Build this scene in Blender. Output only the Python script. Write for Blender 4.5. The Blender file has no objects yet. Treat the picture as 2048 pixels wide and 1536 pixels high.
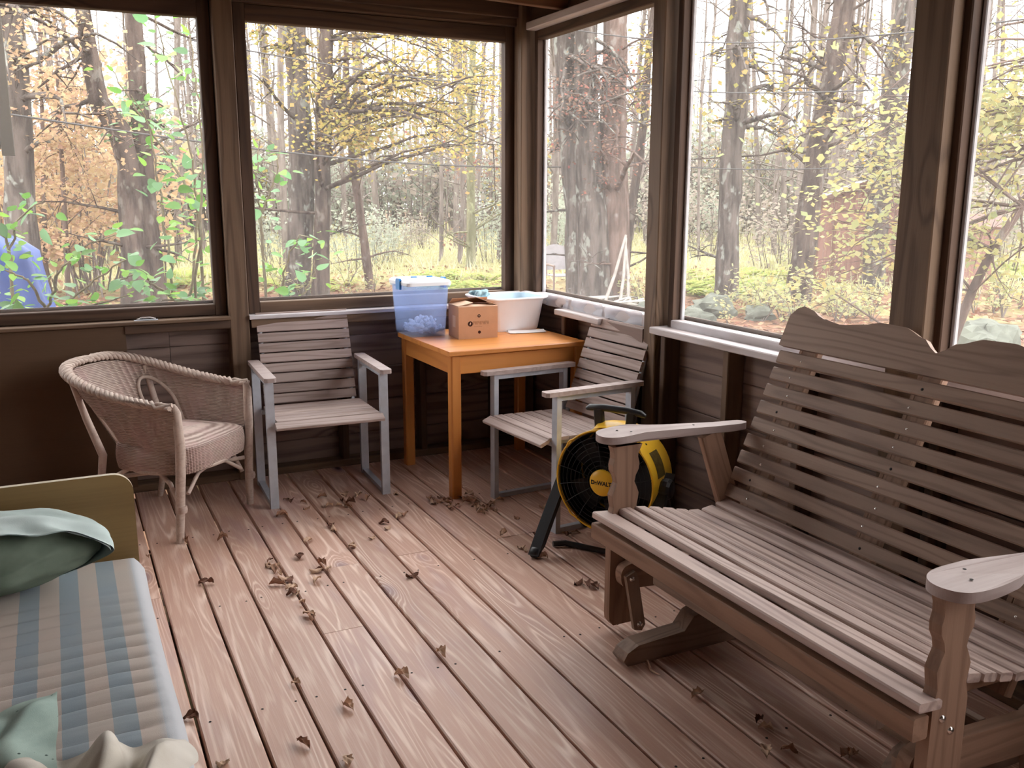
import bpy, math, random
from mathutils import Vector, Matrix, noise

PI = math.pi
SC = bpy.context.scene
COL = SC.collection
R = math.radians

# ------------------------------------------------------------------ camera
CAM_P = Vector((0.0, 0.0, 1.48))
FPX = 1840.0
_yaw, _pit, _rol = R(26.12), R(-11.69), R(0.136)
_fw = Vector((math.sin(_yaw)*math.cos(_pit), math.cos(_yaw)*math.cos(_pit), math.sin(_pit)))
_rt0 = Vector((math.cos(_yaw), -math.sin(_yaw), 0))
_up0 = _rt0.cross(_fw)
_rt = _rt0*math.cos(_rol) + _up0*math.sin(_rol)
_up = _up0*math.cos(_rol) - _rt0*math.sin(_rol)
cd = bpy.data.cameras.new('camera')
cd.sensor_width = 36.0
cd.lens = 36.0*FPX/2048.0
cd.clip_start = 0.02
cd.clip_end = 400
cam = bpy.data.objects.new('camera', cd)
COL.objects.link(cam)
mw = Matrix((_rt, _up, -_fw)).transposed().to_4x4()
mw.translation = CAM_P
cam.matrix_world = mw
SC.camera = cam

# ------------------------------------------------------------------ world: bright overcast sky
w = bpy.data.worlds.new('overcast_sky')
SC.world = w
w.use_nodes = True
nt = w.node_tree
nt.nodes.clear()
wo = nt.nodes.new('ShaderNodeOutputWorld')
bg = nt.nodes.new('ShaderNodeBackground')
bg.inputs['Color'].default_value = (1.0, 0.985, 0.975, 1)
bg.inputs['Strength'].default_value = 1.0
nt.links.new(bg.outputs[0], wo.inputs[0])

# ------------------------------------------------------------------ exposure
SC.view_settings.view_transform = 'Standard'
SC.view_settings.look = 'None'
SC.view_settings.exposure = 2.9
SC.view_settings.gamma = 1.0
SC.view_settings.use_curve_mapping = False

# ------------------------------------------------------------------ helpers
def ray(px, py):
    return (_rt*((px-1024)/FPX) - _up*((py-768)/FPX) + _fw)
def at_d(px, py, d):
    """point seen at a photo position, d metres away horizontally"""
    r = ray(px, py)
    return CAM_P + r*(d/math.hypot(r.x, r.y))
def on_z(px, py, z):
    r = ray(px, py)
    return CAM_P + r*((z-CAM_P.z)/r.z)

class MB:
    def __init__(s):
        s.v = []; s.f = []; s.sm = []
    def add(s, vs, fs, smooth=False):
        o = len(s.v)
        s.v += [tuple(v) for v in vs]
        s.f += [tuple(i+o for i in f) for f in fs]
        s.sm += [smooth]*len(fs)
        return s
    def box(s, c, d, M=None):
        hx, hy, hz = d[0]/2, d[1]/2, d[2]/2
        vs = [Vector((x*hx, y*hy, z*hz)) for x in (-1, 1) for y in (-1, 1) for z in (-1, 1)]
        c = Vector(c)
        vs = [(M @ v if M else v)+c for v in vs]
        return s.add(vs, [(0,1,3,2),(4,6,7,5),(0,4,5,1),(2,3,7,6),(0,2,6,4),(1,5,7,3)])
    def prism(s, poly, h0, h1, fn=None, smooth=False):
        """polygon (a,b) swept from h0 to h1; fn maps (a,b,h)->xyz"""
        fn = fn or (lambda a, b, h: (a, b, h))
        n = len(poly)
        vs = [fn(a, b, h0) for a, b in poly]+[fn(a, b, h1) for a, b in poly]
        s.add(vs, [tuple(reversed(range(n))), tuple(range(n, 2*n))])
        return s.add(vs, [(i, (i+1) % n, (i+1) % n+n, i+n) for i in range(n)], smooth)
    def tube(s, pts, rad, n=8, caps=True, smooth=True, flat=1.0, rough=0.0, seed=0):
        pts = [Vector(p) for p in pts]
        if not hasattr(rad, '__len__'): rad = [rad]*len(pts)
        vs = []; up = None
        for i, p in enumerate(pts):
            t = (pts[min(i+1, len(pts)-1)]-pts[max(i-1, 0)])
            if t.length < 1e-9: t = Vector((0, 0, 1))
            t.normalize()
            if up is None:
                up = Vector((0, 0, 1)) if abs(t.z) < .9 else Vector((1, 0, 0))
            a = t.cross(up)
            if a.length < 1e-6: a = t.cross(Vector((0.3, 1, 0.2)))
            a.normalize(); b = a.cross(t); b.normalize(); up = b
            for k in range(n):
                th = 2*PI*k/n
                r = rad[i]
                if rough:
                    q = p+a*math.cos(th)*r+b*math.sin(th)*r
                    r *= 1+rough*noise.noise(Vector((q.x*5+seed, q.y*5, q.z*1.6)))
                vs.append(p+a*math.cos(th)*r+b*math.sin(th)*r*flat)
        fs = []
        for i in range(len(pts)-1):
            for k in range(n):
                k2 = (k+1) % n
                fs.append((i*n+k, i*n+k2, (i+1)*n+k2, (i+1)*n+k))
        s.add(vs, fs, smooth)
        if caps:
            o = len(pts)
            s.add(vs[:n], [tuple(range(n))][:1])
            s.add(vs[-n:], [tuple(reversed(range(n)))])
        return s
    def grid(s, fn, nu, nv, cu=False, cv=False, smooth=True, skip=None, flip=False):
        vs = [fn(i/(nu if cu else nu-1), j/(nv if cv else nv-1)) for i in range(nu) for j in range(nv)]
        fs = []
        for i in range(nu if cu else nu-1):
            for j in range(nv if cv else nv-1):
                if skip and skip((i+.5)/(nu-1), (j+.5)/(nv-1)): continue
                i2 = (i+1) % nu; j2 = (j+1) % nv
                q = (i*nv+j, i2*nv+j, i2*nv+j2, i*nv+j2)
                fs.append(tuple(reversed(q)) if flip else q)
        return s.add(vs, fs, smooth)
    def lathe(s, prof, n=24, fn=None, smooth=True, caps=True):
        """prof [(r,h)] round axis; fn maps (x,y,h)->xyz"""
        fn = fn or (lambda x, y, h: (x, y, h))
        vs = [fn(r*math.cos(2*PI*k/n), r*math.sin(2*PI*k/n), h) for r, h in prof for k in range(n)]
        fs = [(i*n+k, i*n+(k+1) % n, (i+1)*n+(k+1) % n, (i+1)*n+k) for i in range(len(prof)-1) for k in range(n)]
        s.add(vs, fs, smooth)
        if caps:
            s.add(vs[:n], [tuple(reversed(range(n)))]); s.add(vs[-n:], [tuple(range(n))])
        return s
    def mesh(s, name, mat=None):
        me = bpy.data.meshes.new(name)
        me.from_pydata(s.v, [], s.f)
        me.polygons.foreach_set('use_smooth', s.sm)
        if mat: me.materials.append(mat)
        me.update()
        return me
    def build(s, name, mat, parent=None, loc=(0,0,0), rot=(0,0,0)):
        return link(name, s.mesh(name, mat), parent, loc, rot)

def link(name, data, parent=None, loc=(0,0,0), rot=(0,0,0)):
    o = bpy.data.objects.new(name, data)
    COL.objects.link(o)
    if parent: o.parent = parent
    o.location = loc
    o.rotation_euler = rot
    return o
def tag(o, label, cat, group=None):
    o['label'] = label; o['category'] = cat
    if group: o['group'] = group
    return o
def thing(name, label, cat, loc=(0,0,0), rz=0, group=None):
    return tag(link(name, None, None, loc, (0,0,rz)), label, cat, group)
def struct(name, loc=(0,0,0), rz=0):
    o = link(name, None, None, loc, (0,0,rz)); o['kind'] = 'structure'; return o
def stuff(o):
    o['kind'] = 'stuff'; return o
def soften(o, w=.004):
    b = o.modifiers.new('edge', 'BEVEL'); b.width = w; b.segments = 2; b.limit_method = 'ANGLE'; b.angle_limit = R(50)
    return o
def copy_tree(o, parent=None):
    c = o.copy(); COL.objects.link(c); c.parent = parent
    for ch in [x for x in o.children]:
        copy_tree(ch, c)
    return c

def smooth_loop(pts, k=4):
    n = len(pts); out = []
    for i in range(n):
        p0, p1, p2, p3 = (Vector(pts[(i+j) % n]) for j in (-1, 0, 1, 2))
        for t in [j/k for j in range(k)]:
            out.append(tuple(.5*((2*p1)+(p2-p0)*t+(2*p0-5*p1+4*p2-p3)*t*t+(3*p1-p0-3*p2+p3)*t**3)))
    return out
def upright(name, poly, h0, h1, mat, parent, loc):
    """board standing in the XZ plane, grain running up it"""
    m = MB(); m.prism(poly, h0, h1, lambda a, b, h: (b, h, -a))
    return m.build(name, mat, parent, loc, (0, -PI/2, 0))
_plank_cache = {}
def plank_mesh(name, L, W, T, mat, ch=.003):
    key = (name, round(L,4), round(W,4), round(T,4), mat.name)
    if key in _plank_cache: return _plank_cache[key]
    m = MB(); a, b = W/2, T/2
    c = min(ch, a*.4, b*.4)
    poly = [(-a+c,-b),(a-c,-b),(a,-b+c),(a,b-c),(a-c,b),(-a+c,b),(-a,b-c),(-a,-b+c)]
    m.prism(poly, -L/2, L/2, lambda p, q, h: (h, p, q))
    me = m.mesh(name, mat)
    _plank_cache[key] = me
    return me
def frame_from(p0, p1, nrm):
    """matrix with X along p0->p1, Z near nrm, centred"""
    p0 = Vector(p0); p1 = Vector(p1)
    x = (p1-p0).normalized(); n = Vector(nrm)
    z = (n - x*n.dot(x)).normalized(); y = z.cross(x)
    m = Matrix((x, y, z)).transposed().to_4x4()
    m.translation = (p0+p1)/2
    return m
def plank(name, p0, p1, W, T, mat, parent=None, nrm=(0,0,1), ch=.003):
    """board from p0 to p1, W wide, T thick along nrm"""
    L = (Vector(p1)-Vector(p0)).length
    o = link(name, plank_mesh(name, L, W, T, mat, ch), parent)
    o.matrix_local = frame_from(p0, p1, nrm)
    return o
def beam(name, x0, x1, y0, y1, z0, z1, mat, parent=None, ch=.004):
    """axis-aligned timber, grain along its longest side"""
    d = [x1-x0, y1-y0, z1-z0]; c = [(x0+x1)/2, (y0+y1)/2, (z0+z1)/2]
    k = d.index(max(d))
    e = Vector((0,0,0)); e[k] = d[k]/2
    c = Vector(c)
    if k == 0: return plank(name, c-e, c+e, d[1], d[2], mat, parent, (0,0,1), ch)
    if k == 1: return plank(name, c-e, c+e, d[0], d[2], mat, parent, (0,0,1), ch)
    return plank(name, c-e, c+e, d[0], d[1], mat, parent, (0,1,0), ch)

# ------------------------------------------------------------------ materials
def lin(r, g, b):
    f = lambda c: (c/255/12.92) if c/255 <= .04045 else ((c/255+.055)/1.055)**2.4
    return (f(r), f(g), f(b), 1)
def new_mat(name):
    m = bpy.data.materials.new(name); m.use_nodes = True
    nt = m.node_tree
    return m, nt, nt.nodes['Principled BSDF']
class NT:
    def __init__(s, nt): s.nt = nt
    def n(s, t, **k):
        nd = s.nt.nodes.new('ShaderNode'+t)
        for a, b in k.items(): setattr(nd, a, b)
        return nd
    def l(s, a, b): s.nt.links.new(a, b)
    def math(s, op, a, b=None, c=None, clamp=False):
        nd = s.n('Math', operation=op, use_clamp=clamp)
        for i, x in enumerate((a, b, c)):
            if x is None: continue
            if isinstance(x, (int, float)): nd.inputs[i].default_value = x
            else: s.l(x, nd.inputs[i])
        return nd.outputs[0]
    def vmul(s, v, k):
        nd = s.n('VectorMath', operation='MULTIPLY'); s.l(v, nd.inputs[0]); nd.inputs[1].default_value = k
        return nd.outputs[0]
    def vadd(s, v, q):
        nd = s.n('VectorMath', operation='ADD'); s.l(v, nd.inputs[0]); s.l(q, nd.inputs[1])
        return nd.outputs[0]
    def noise(s, v, scale=1, detail=2, rough=.5, dist=0):
        nd = s.n('TexNoise'); s.l(v, nd.inputs['Vector'])
        nd.inputs['Scale'].default_value = scale; nd.inputs['Detail'].default_value = detail
        nd.inputs['Roughness'].default_value = rough; nd.inputs['Distortion'].default_value = dist
        return nd.outputs['Fac']
    def sstep(s, x, a, b, o0=0.0, o1=1.0):
        nd = s.n('MapRange', interpolation_type='SMOOTHSTEP')
        s.l(x, nd.inputs[0])
        for i, q in enumerate((a, b, o0, o1)): nd.inputs[i+1].default_value = q
        return nd.outputs[0]
    def mix(s, f, a, b, mode='MIX'):
        nd = s.n('Mix', data_type='RGBA', blend_type=mode)
        if isinstance(f, (int, float)): nd.inputs[0].default_value = f
        else: s.l(f, nd.inputs[0])
        for i, x in ((6, a), (7, b)):
            if isinstance(x, tuple): nd.inputs[i].default_value = x
            else: s.l(x, nd.inputs[i])
        return nd.outputs[2]
    def ramp(s, f, stops):
        nd = s.n('ValToRGB'); s.l(f, nd.inputs[0]); e = nd.color_ramp.elements
        while len(e) < len(stops): e.new(.5)
        for el, (p, c) in zip(e, stops): el.position = p; el.color = c
        return nd.outputs[0]
    def coords(s, kx=1, spread=True):
        tc = s.n('TexCoord'); v = tc.outputs['Object']
        if not spread: return v, None
        oi = s.n('ObjectInfo'); cb = s.n('CombineXYZ')
        for i, k in enumerate((41.0, 17.0, 29.0)):
            s.l(s.math('MULTIPLY', oi.outputs['Random'], k), cb.inputs[i])
        return s.vadd(v, cb.outputs[0]), oi.outputs['Random']
    def bump(s, h, strength, dist, bsdf):
        nd = s.n('Bump'); nd.inputs['Strength'].default_value = strength
        nd.inputs['Distance'].default_value = dist
        s.l(h, nd.inputs['Height']); s.l(nd.outputs[0], bsdf.inputs['Normal'])

def wood(name, base, dark, knotc=(.03,.018,.012,1), rings=12, sx=.55, sy=7, contrast=.55, fibre=.25,
         knots=.35, rough=.65, bump=.25, vary=.25, stain=None, stain_amt=.4, spec=.3, kscale=(2.2,5), rpow=2.2, patch=0, halo=None):
    m, nt, b = new_mat(name); q = NT(nt)
    v, rnd = q.coords()
    N = q.noise(q.vmul(v, (sx, sy, sy)), 1, 2.5, .45, .15)
    vo = q.n('TexVoronoi'); q.l(q.vmul(v, (kscale[0], kscale[1], kscale[1])), vo.inputs['Vector']); vo.inputs['Scale'].default_value = 1
    sep = q.n('SeparateColor'); q.l(vo.outputs['Color'], sep.inputs[0])
    has = q.math('LESS_THAN', sep.outputs[0], knots)
    d = vo.outputs['Distance']
    g = q.math('POWER', 2.718, q.math('MULTIPLY', q.math('MULTIPLY', d, d), -18.0))
    fld = q.math('ADD', N, q.math('MULTIPLY', q.math('MULTIPLY', g, has), .28))
    ring = q.math('SINE', q.math('MULTIPLY', fld, rings*2*PI))
    ring = q.math('ADD', q.math('MULTIPLY', ring, .5), .5)
    ring = q.math('POWER', ring, rpow)
    if patch: ring = q.math('MULTIPLY', ring, q.sstep(q.noise(q.vmul(v, (1.6, 9, 9)), 1, 3, .6), .35, .68, 1-patch, 1.0))
    fib = q.noise(q.vmul(v, (5, 140, 140)), 1, 2, .6)
    amt = q.math('ADD', q.math('MULTIPLY', ring, contrast), q.math('MULTIPLY', q.math('SUBTRACT', fib, .5), fibre*2), None, True)
    col = q.mix(amt, base, dark)
    if stain:
        st = q.sstep(q.noise(q.vmul(v, (1.3, 5, 5)), 1, 3, .6), .5, .75, 0, stain_amt)
        col = q.mix(st, col, stain)
    br = q.math('ADD', q.math('MULTIPLY', rnd, vary), 1-vary/2)
    bc = q.n('HueSaturation'); q.l(br, bc.inputs['Value']); q.l(col, bc.inputs['Color'])
    col = bc.outputs[0]
    if halo: col = q.mix(q.math('MULTIPLY', q.sstep(d, .24, .06, 0, .75), has), col, halo)
    kn = q.math('MULTIPLY', q.sstep(d, .1, .03), has)
    col = q.mix(kn, col, knotc)
    q.l(col, b.inputs['Base Color'])
    b.inputs['Roughness'].default_value = rough
    b.inputs['Specular IOR Level'].default_value = spec
    q.bump(q.math('SUBTRACT', q.math('MULTIPLY', fib, .6), q.math('MULTIPLY', ring, .4)), bump, .004, b)
    return m
def plain(name, col, rough=.5, metal=0, spec=.5, vary=0.0, nscale=20, bump=0):
    m, nt, b = new_mat(name); q = NT(nt)
    b.inputs['Roughness'].default_value = rough; b.inputs['Metallic'].default_value = metal
    b.inputs['Specular IOR Level'].default_value = spec
    v, rnd = q.coords()
    n = q.noise(v, nscale, 4, .6)
    c2 = tuple(x*(1-vary) for x in col[:3])+(1,)
    q.l(q.mix(q.sstep(n, .35, .7), col, c2), b.inputs['Base Color'])
    if bump: q.bump(n, bump, .004, b)
    return m
LEAFK = .56
def leafy(name, cols, trans=.45, rough=.6):
    """leaf: diffuse front, light glowing through; colour varies leaf by leaf"""
    m = bpy.data.materials.new(name); m.use_nodes = True; nt = m.node_tree; nt.nodes.clear(); q = NT(nt)
    out = q.n('OutputMaterial')
    geo = q.n('NewGeometry')
    def dull(c, k=LEAFK, sat=.78):
        g = .3*c[0]+.6*c[1]+.1*c[2]
        return tuple((g+(x-g)*sat)*k for x in c[:3])+(1,)
    col = q.ramp(geo.outputs['Random Per Island'], [(i/(max(1, len(cols)-1)), dull(c)) for i, c in enumerate(cols)])
    df = q.n('BsdfDiffuse'); tr = q.n('BsdfTranslucent'); mx = q.n('MixShader')
    q.l(col, df.inputs[0]); q.l(col, tr.inputs[0]); mx.inputs[0].default_value = trans
    q.l(df.outputs[0], mx.inputs[1]); q.l(tr.outputs[0], mx.inputs[2]); q.l(mx.outputs[0], out.inputs[0])
    return m

FLOORW = wood('deck_wood', lin(188,149,130), lin(240,216,200), lin(58,44,50), rings=18, sx=.5, sy=6.5, contrast=.75, rpow=3.2, patch=.75, halo=lin(122,100,112), fibre=.42, knots=.2, rough=.45, stain=lin(160,128,130), stain_amt=.5, vary=.22, spec=.5)
FRAMEW = wood('dark_frame_wood', lin(84,63,50), lin(46,32,25), rings=7, knots=.15, vary=.2)
POSTW = wood('post_wood', lin(112,90,72), lin(70,52,41), rings=6, knots=.28, knotc=lin(36,22,16), vary=.12)
BOARDW = wood('wall_board_wood', lin(132,112,104), lin(70,54,47), rings=6, knots=.22, knotc=lin(40,22,18), stain=lin(80,60,52), vary=.2)
PLYW = wood('brown_panel_wood', lin(92,70,53), lin(62,45,34), rings=3, sx=.3, sy=2, contrast=.3, knots=0, vary=.05)
PALEW = wood('weathered_pale_wood', lin(196,188,188), lin(138,122,114), rings=6, contrast=.4, knots=.1, stain=lin(226,224,230), stain_amt=.8, vary=.1)
CEILW = wood('ceiling_wood', lin(112,78,56), lin(70,46,34), rings=5, knots=.2)
GLIDW = wood('glider_wood', lin(150,126,110), lin(108,86,73), rings=8, sx=.8, sy=10, contrast=.5, knots=0, vary=.2, stain=lin(120,96,92), stain_amt=.4, rough=.6)
GLIDS = wood('toplit_seat_wood', lin(194,173,164), lin(140,117,108), rings=8, sx=.8, sy=10, contrast=.65, knots=0, vary=.16, stain=lin(150,132,132), stain_amt=.5, rough=.55)  # same wood as the back, its colour lightened for light falling on the seat
GLIDW2 = wood('glider_edge_wood', lin(154,122,102), lin(114,86,70), rings=8, sx=.8, sy=10, contrast=.5, knots=0, vary=.15)
ARMW = wood('weathered_arm_wood', lin(170,154,150), lin(134,114,106), rings=7, contrast=.35, knots=.02, vary=.1, rough=.5, spec=.4)
CHAIRW = wood('chair_slat_wood', lin(174,156,150), lin(112,92,82), rings=7, sx=1, sy=14, contrast=.4, knots=.03, vary=.25, stain=lin(132,92,66), stain_amt=.35)
PINE = wood('table_pine', lin(206,136,70), lin(168,98,46), knotc=lin(70,32,14), rings=5, sx=.5, sy=6, contrast=.4, fibre=.12, knots=.14, rough=.35, spec=.5, vary=.08, bump=.08)
HEADW = wood('headboard_wood', lin(138,112,72), lin(108,84,52), rings=4, sx=.4, sy=3.5, contrast=.45, knots=.03, rough=.45, vary=.05, bump=.08)
EDGEW = plain('pale_edge_banding', lin(200,186,160), .5)
STEEL = plain('grey_painted_steel', lin(190,196,206), .4, .3, .5, .12)
CHROME = plain('bright_screw_metal', lin(220,215,210), .25, 1)
DARKM = plain('dark_hole', lin(24,18,15), .8)
BLACKP = plain('black_plastic', lin(24,25,29), .42, 0, .5, .15)
BLACKW = plain('black_wire', lin(30,30,33), .4, .2)
YELP = plain('yellow_plastic', lin(238,186,44), .38, 0, .5, .06)
TAN = wood('wicker_reed', lin(194,176,164), lin(146,124,114), rings=5, sx=10, sy=10, contrast=.3, fibre=.5, knots=0, stain=lin(172,134,132), stain_amt=.4, vary=0)
# ================================================================== ROOM
random.seed(5)
# deck: planks run along Y
fl_ = struct('floor')
PITCH = .153
k0 = int((-1.7-.24)/PITCH)-1
x = .24+PITCH*k0
while x < 2.62:
    # long boards with butt joints here and there
    cuts = [-1.5, 4.98]
    if random.random() < .55: cuts.insert(1, random.choice([.4, 1.2, 2.9, 3.45]))
    for a, b in zip(cuts[:-1], cuts[1:]):
        plank('plank', (x+PITCH/2, a+.0015, -.0145+random.uniform(-.001,.001)), (x+PITCH/2, b-.0015, -.0145), PITCH-.009, .029, FLOORW, fl_, (0,0,1), .004)
    x += PITCH
# dark void and joists under the deck
for k in range(9):
    beam('joist', -1.9, 2.6, -1.3+k*.76, -1.26+k*.76, -.2, -.032, FRAMEW, fl_)

SCREWM = None
m_ = MB(); m_.lathe([(.0042, 0), (.0036, .0007)], 7); SCREWM = m_.mesh('deck_screw', DARKM)
for k in range(-3, 12):
    for j in range(2, 8):
        for e in (-.045, .045):
            if random.random() < .7: link('deck_screw', SCREWM, fl_, (.24+PITCH*(k+.5)+e+random.uniform(-.006,.006), -1.28+j*.76+random.uniform(-.01,.01), .0006))
YI, XI = 4.80, 2.405          # inner faces of studs and posts
YW, XW = 4.90, 2.50           # inner faces of outer boards / screens sit just outside
ZB, ZT = .925, 2.305          # screen opening

# ---- back wall
wb = struct('wall_back')
for k in range(5):
    z0 = .0+k*.186
    for a, b in ((-1.9, .47), (.47, 2.56)):
        beam('board', a+.001, b-.001, YW, YW+.022, z0-.03, z0+.1845-.03, BOARDW, wb)
MB().box((.35, YW+.03, .45), (4.6, .012, .98)).build('backing_panel', PLYW, wb)  # unseen panel added to block light leaking through the board gaps
beam('bottom_plate', -1.8, 2.4, YI+.002, YW-.001, 0, .038, POSTW, wb)
for x in (-1.42, -1.0, -.58, -.16, 1.34, 1.80, 2.26):
    beam('stud', x-.019, x+.019, YI+.012, YW-.001, .038, .85, FRAMEW, wb)
beam('plywood_panel', -1.8, .262, YI-.002, YI+.010, .03, .846, PLYW, wb)
beam('ledge', -1.8, .757, YI-.03, YW+.0, .850, .868, POSTW, wb)
beam('ledge_apron', .26, .757, YI-.012, YI+.012, .806, .850, FRAMEW, wb)
beam('ledge', .853, 2.40, YI-.02, YW+.0, .845, .866, PALEW, wb)
beam('ledge_apron', .862, 2.36, YI-.006, YI+.012, .80, .845, POSTW, wb)
post = beam('post', .757, .853, YI, YW+.01, 0, 2.62, POSTW, wb)
beam('corner_post', 2.385, 2.475, YI-.045, YI+.045, 0, 2.55, POSTW, wb)
beam('corner_stop', 2.45, 2.52, YI+.04, YW+.04, .0, 2.5, FRAMEW, wb)
beam('header', -1.8, 2.6, YI+.015, YW+.03, 2.385, 2.62, FRAMEW, wb)
beam('header_trim', -1.8, 2.44, YI-.005, YI+.03, 2.425, 2.62, FRAMEW, wb)

# ---- screens: fine insect mesh that veils what lies behind
def screen_mat():
    m = bpy.data.materials.new('insect_screen'); m.use_nodes = True; nt = m.node_tree; nt.nodes.clear(); q = NT(nt)
    out = q.n('OutputMaterial'); tr = q.n('BsdfTransparent'); df = q.n('BsdfDiffuse'); tl = q.n('BsdfTranslucent')
    a = q.n('MixShader'); b_ = q.n('MixShader')
    df.inputs[0].default_value = (.45,.45,.46,1); tl.inputs[0].default_value = (.6,.59,.6,1)
    a.inputs[0].default_value = .5
    q.l(df.outputs[0], a.inputs[1]); q.l(tl.outputs[0], a.inputs[2])
    b_.inputs[0].default_value = .07
    q.l(tr.outputs[0], b_.inputs[1]); q.l(a.outputs[0], b_.inputs[2]); q.l(b_.outputs[0], out.inputs[0])
    return m
SCREEN = screen_mat()
_wn = [0]
def window_back(x0, x1, fm, rail, fw=.055):
    """x0,x1: opening"""
    _wn[0] += 1
    r = struct('window_%d' % _wn[0])
    beam('frame_stile', x0-fw, x0, YW-.045, YW+.012, ZB-rail, ZT+.08, fm, r)
    beam('frame_stile', x1, x1+fw, YW-.045, YW+.012, ZB-rail, ZT+.08, fm, r)
    beam('frame_rail', x0, x1, YW-.045, YW+.012, ZB-rail, ZB, rail_m, r)
    beam('frame_rail', x0, x1, YW-.045, YW+.012, ZT, ZT+.08, fm, r)
    MB().box(((x0+x1)/2, YW+.014, (ZB+ZT)/2), (x1-x0+.04, .002, ZT-ZB+.04)).build('screen', SCREEN, r)
rail_m = FRAMEW
window_back(-1.65, .695, FRAMEW, .055, .06)
rail_m = POSTW
window_back(.922, 2.335, FRAMEW, .058, .06)

# ---- right wall
wr = struct('wall_right')
for k in range(5):
    z0 = .0+k*.186
    for a, b in ((-1.4, 1.02), (1.02, 2.62), (2.62, 4.94)):
        beam('board', XW, XW+.022, a+.001, b-.001, z0-.03, z0+.1845-.03, BOARDW, wr)
MB().box((XW+.03, 1.77, .45), (.012, 6.4, .98)).build('backing_panel', PLYW, wr)  # added behind the boards, out of view, to keep light from leaking in
beam('bottom_plate', XI+.002, XW-.001, -1.4, 4.75, 0, .038, POSTW, wr)
for y in (4.30, 3.90, 3.58, 3.38, 2.94, 2.52, 1.92, 1.5, 1.08, .66, .24, -.18, -.6):
    beam('stud', XI+.008, XW-.001, y-.019, y+.019, .038, .85, POSTW if y in (2.94,) else FRAMEW, wr)
def post_r(y0, y1):
    beam('post', XI, XW+.012, y0, y1, 0, 2.62, POSTW, wr)
post_r(3.432, 3.524)
post_r(1.992, 2.128)
post_r(.55, .686)
post_r(-.95, -.814)
beam('header', XW-.06, XW+.03, -1.4, 4.9, 2.385, 2.62, FRAMEW, wr)
beam('header_plate', XI-.01, XW+.02, -1.4, 4.72, 2.352, 2.392, PALEW, wr)
# ledges
beam('ledge', XI-.032, XW, 2.13, 3.43, .862, .892, PALEW, wr)
beam('ledge', XI-.032, XW, .69, 1.99, .862, .892, PALEW, wr)
beam('ledge', XI-.03, XW, 3.88, 4.33, .842, .872, PALEW, wr)
beam('ledge_apron', XI-.004, XI+.02, 3.525, 3.88, .80, .868, BOARDW, wr)
def window_right(y0, y1, fm, wm):
    _wn[0] += 1
    r = struct('window_%d' % _wn[0])
    beam('frame_stile', XW-.045, XW+.012, y0-.035, y0, ZB-.05, ZT+.05, fm, r)
    beam('frame_stile', XW-.045, XW+.012, y1, y1+.035, ZB-.05, ZT+.05, fm, r)
    beam('frame_rail', XW-.05, XW+.012, y0, y1, ZB-.058, ZB, wm, r)
    beam('frame_rail', XW-.045, XW+.012, y0, y1, ZT, ZT+.05, fm, r)
    beam('screen_stop', XW-.004, XW+.014, y1-.016, y1, ZB, ZT, WHITEW, r)
    MB().box((XW+.016, (y0+y1)/2, (ZB+ZT)/2), (.002, y1-y0+.03, ZT-ZB+.04)).build('screen', SCREEN, r)
WHITEW = plain('pale_painted_stop', lin(196,194,196), .6, 0, .3, .15)
window_right(3.56, 4.70, FRAMEW, PALEW)
window_right(2.16, 3.375, FRAMEW, PALEW)
window_right(.72, 1.965, FRAMEW, PALEW)
window_right(-.78, .52, FRAMEW, PALEW)
# loose strips of clear plastic tacked along the sill of the corner opening
m, nt_, b_ = new_mat('cloudy_plastic_film'); q = NT(nt_)
b_.inputs['Base Color'].default_value = lin(214,216,226); b_.inputs['Roughness'].default_value = .3
b_.inputs['Alpha'].default_value = .55
FILM = m
for i, (a, b) in enumerate(((3.60, 3.93), (3.95, 4.28), (4.30, 4.62))):
    mb = MB()
    def fn(u, v, a=a, b=b, i=i):
        y = a+(b-a)*u
        return (XW-.052-.006*math.sin(u*9+i)-.004*math.sin(v*7+u*4), y, ZB-.058+.066*v+.006*math.sin(u*14+i*2)*v)
    mb.grid(fn, 14, 5)
    mb.build('plastic_film', FILM, wr)

# ---- unseen sides, roof
wl = struct('wall_left')
for k in range(13):
    beam('board', -1.92, -1.9, -1.4, 4.9, -.02+k*.2, .178+k*.2, BOARDW, wl)
wf = struct('wall_front')
for k in range(13):
    beam('board', -1.92, 2.52, -1.42, -1.4, -.02+k*.2, .178+k*.2, BOARDW, wf)
ce = struct('ceiling')
for k in range(11):
    y = 4.36-.58*k
    plank('rafter', (2.62, y, 2.392+.07), (-2.0, y, 2.392+.07+.14), .04, .14, CEILW, ce, (0,0,1)).rotation_euler
for k in range(27):
    x = 2.75-k*.18
    zc = 2.545+.03*(2.62-x)+.0
    plank('roof_board', (x, -1.6, zc), (x, 5.2, zc), .178, .02, CEILW, ce, (0,0,1))
# small steel hasp lying on the left ledge
h = thing('window_latch', 'small bent grey metal latch lying on the left window ledge', 'latch', (.36, YI+.005, .868))
mb = MB(); mb.prism([(-.055,-.012),(.04,-.012),(.055,-.004),(.055,.008),(-.045,.012),(-.055,.006)], 0.0005, .004); mb.build('plate', STEEL, h)
mb = MB(); mb.tube([(-.04,0,.006),(-.02,0,.014),(.02,0,.014),(.045,.002,.006)], .003, 6); mb.build('loop', CHROME, h)
# ================================================================== FURNITURE
# ---- wooden glider bench along the right wall. Local = world axes, origin at its floor centre
GY = 1.85
gl = thing('glider_bench', 'weathered wooden slatted glider bench with scalloped back under right windows', 'bench', (1.8, GY, 0))
gx = lambda x: x-1.8
def gplank(name, p0, p1, W, T, mat, nrm=(0,0,1), ch=.004, par=None):
    a = (gx(p0[0]), p0[1], p0[2]); b = (gx(p1[0]), p1[1], p1[2])
    return plank(name, a, b, W, T, mat, par or gl, nrm, ch)
HB = .625
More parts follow.
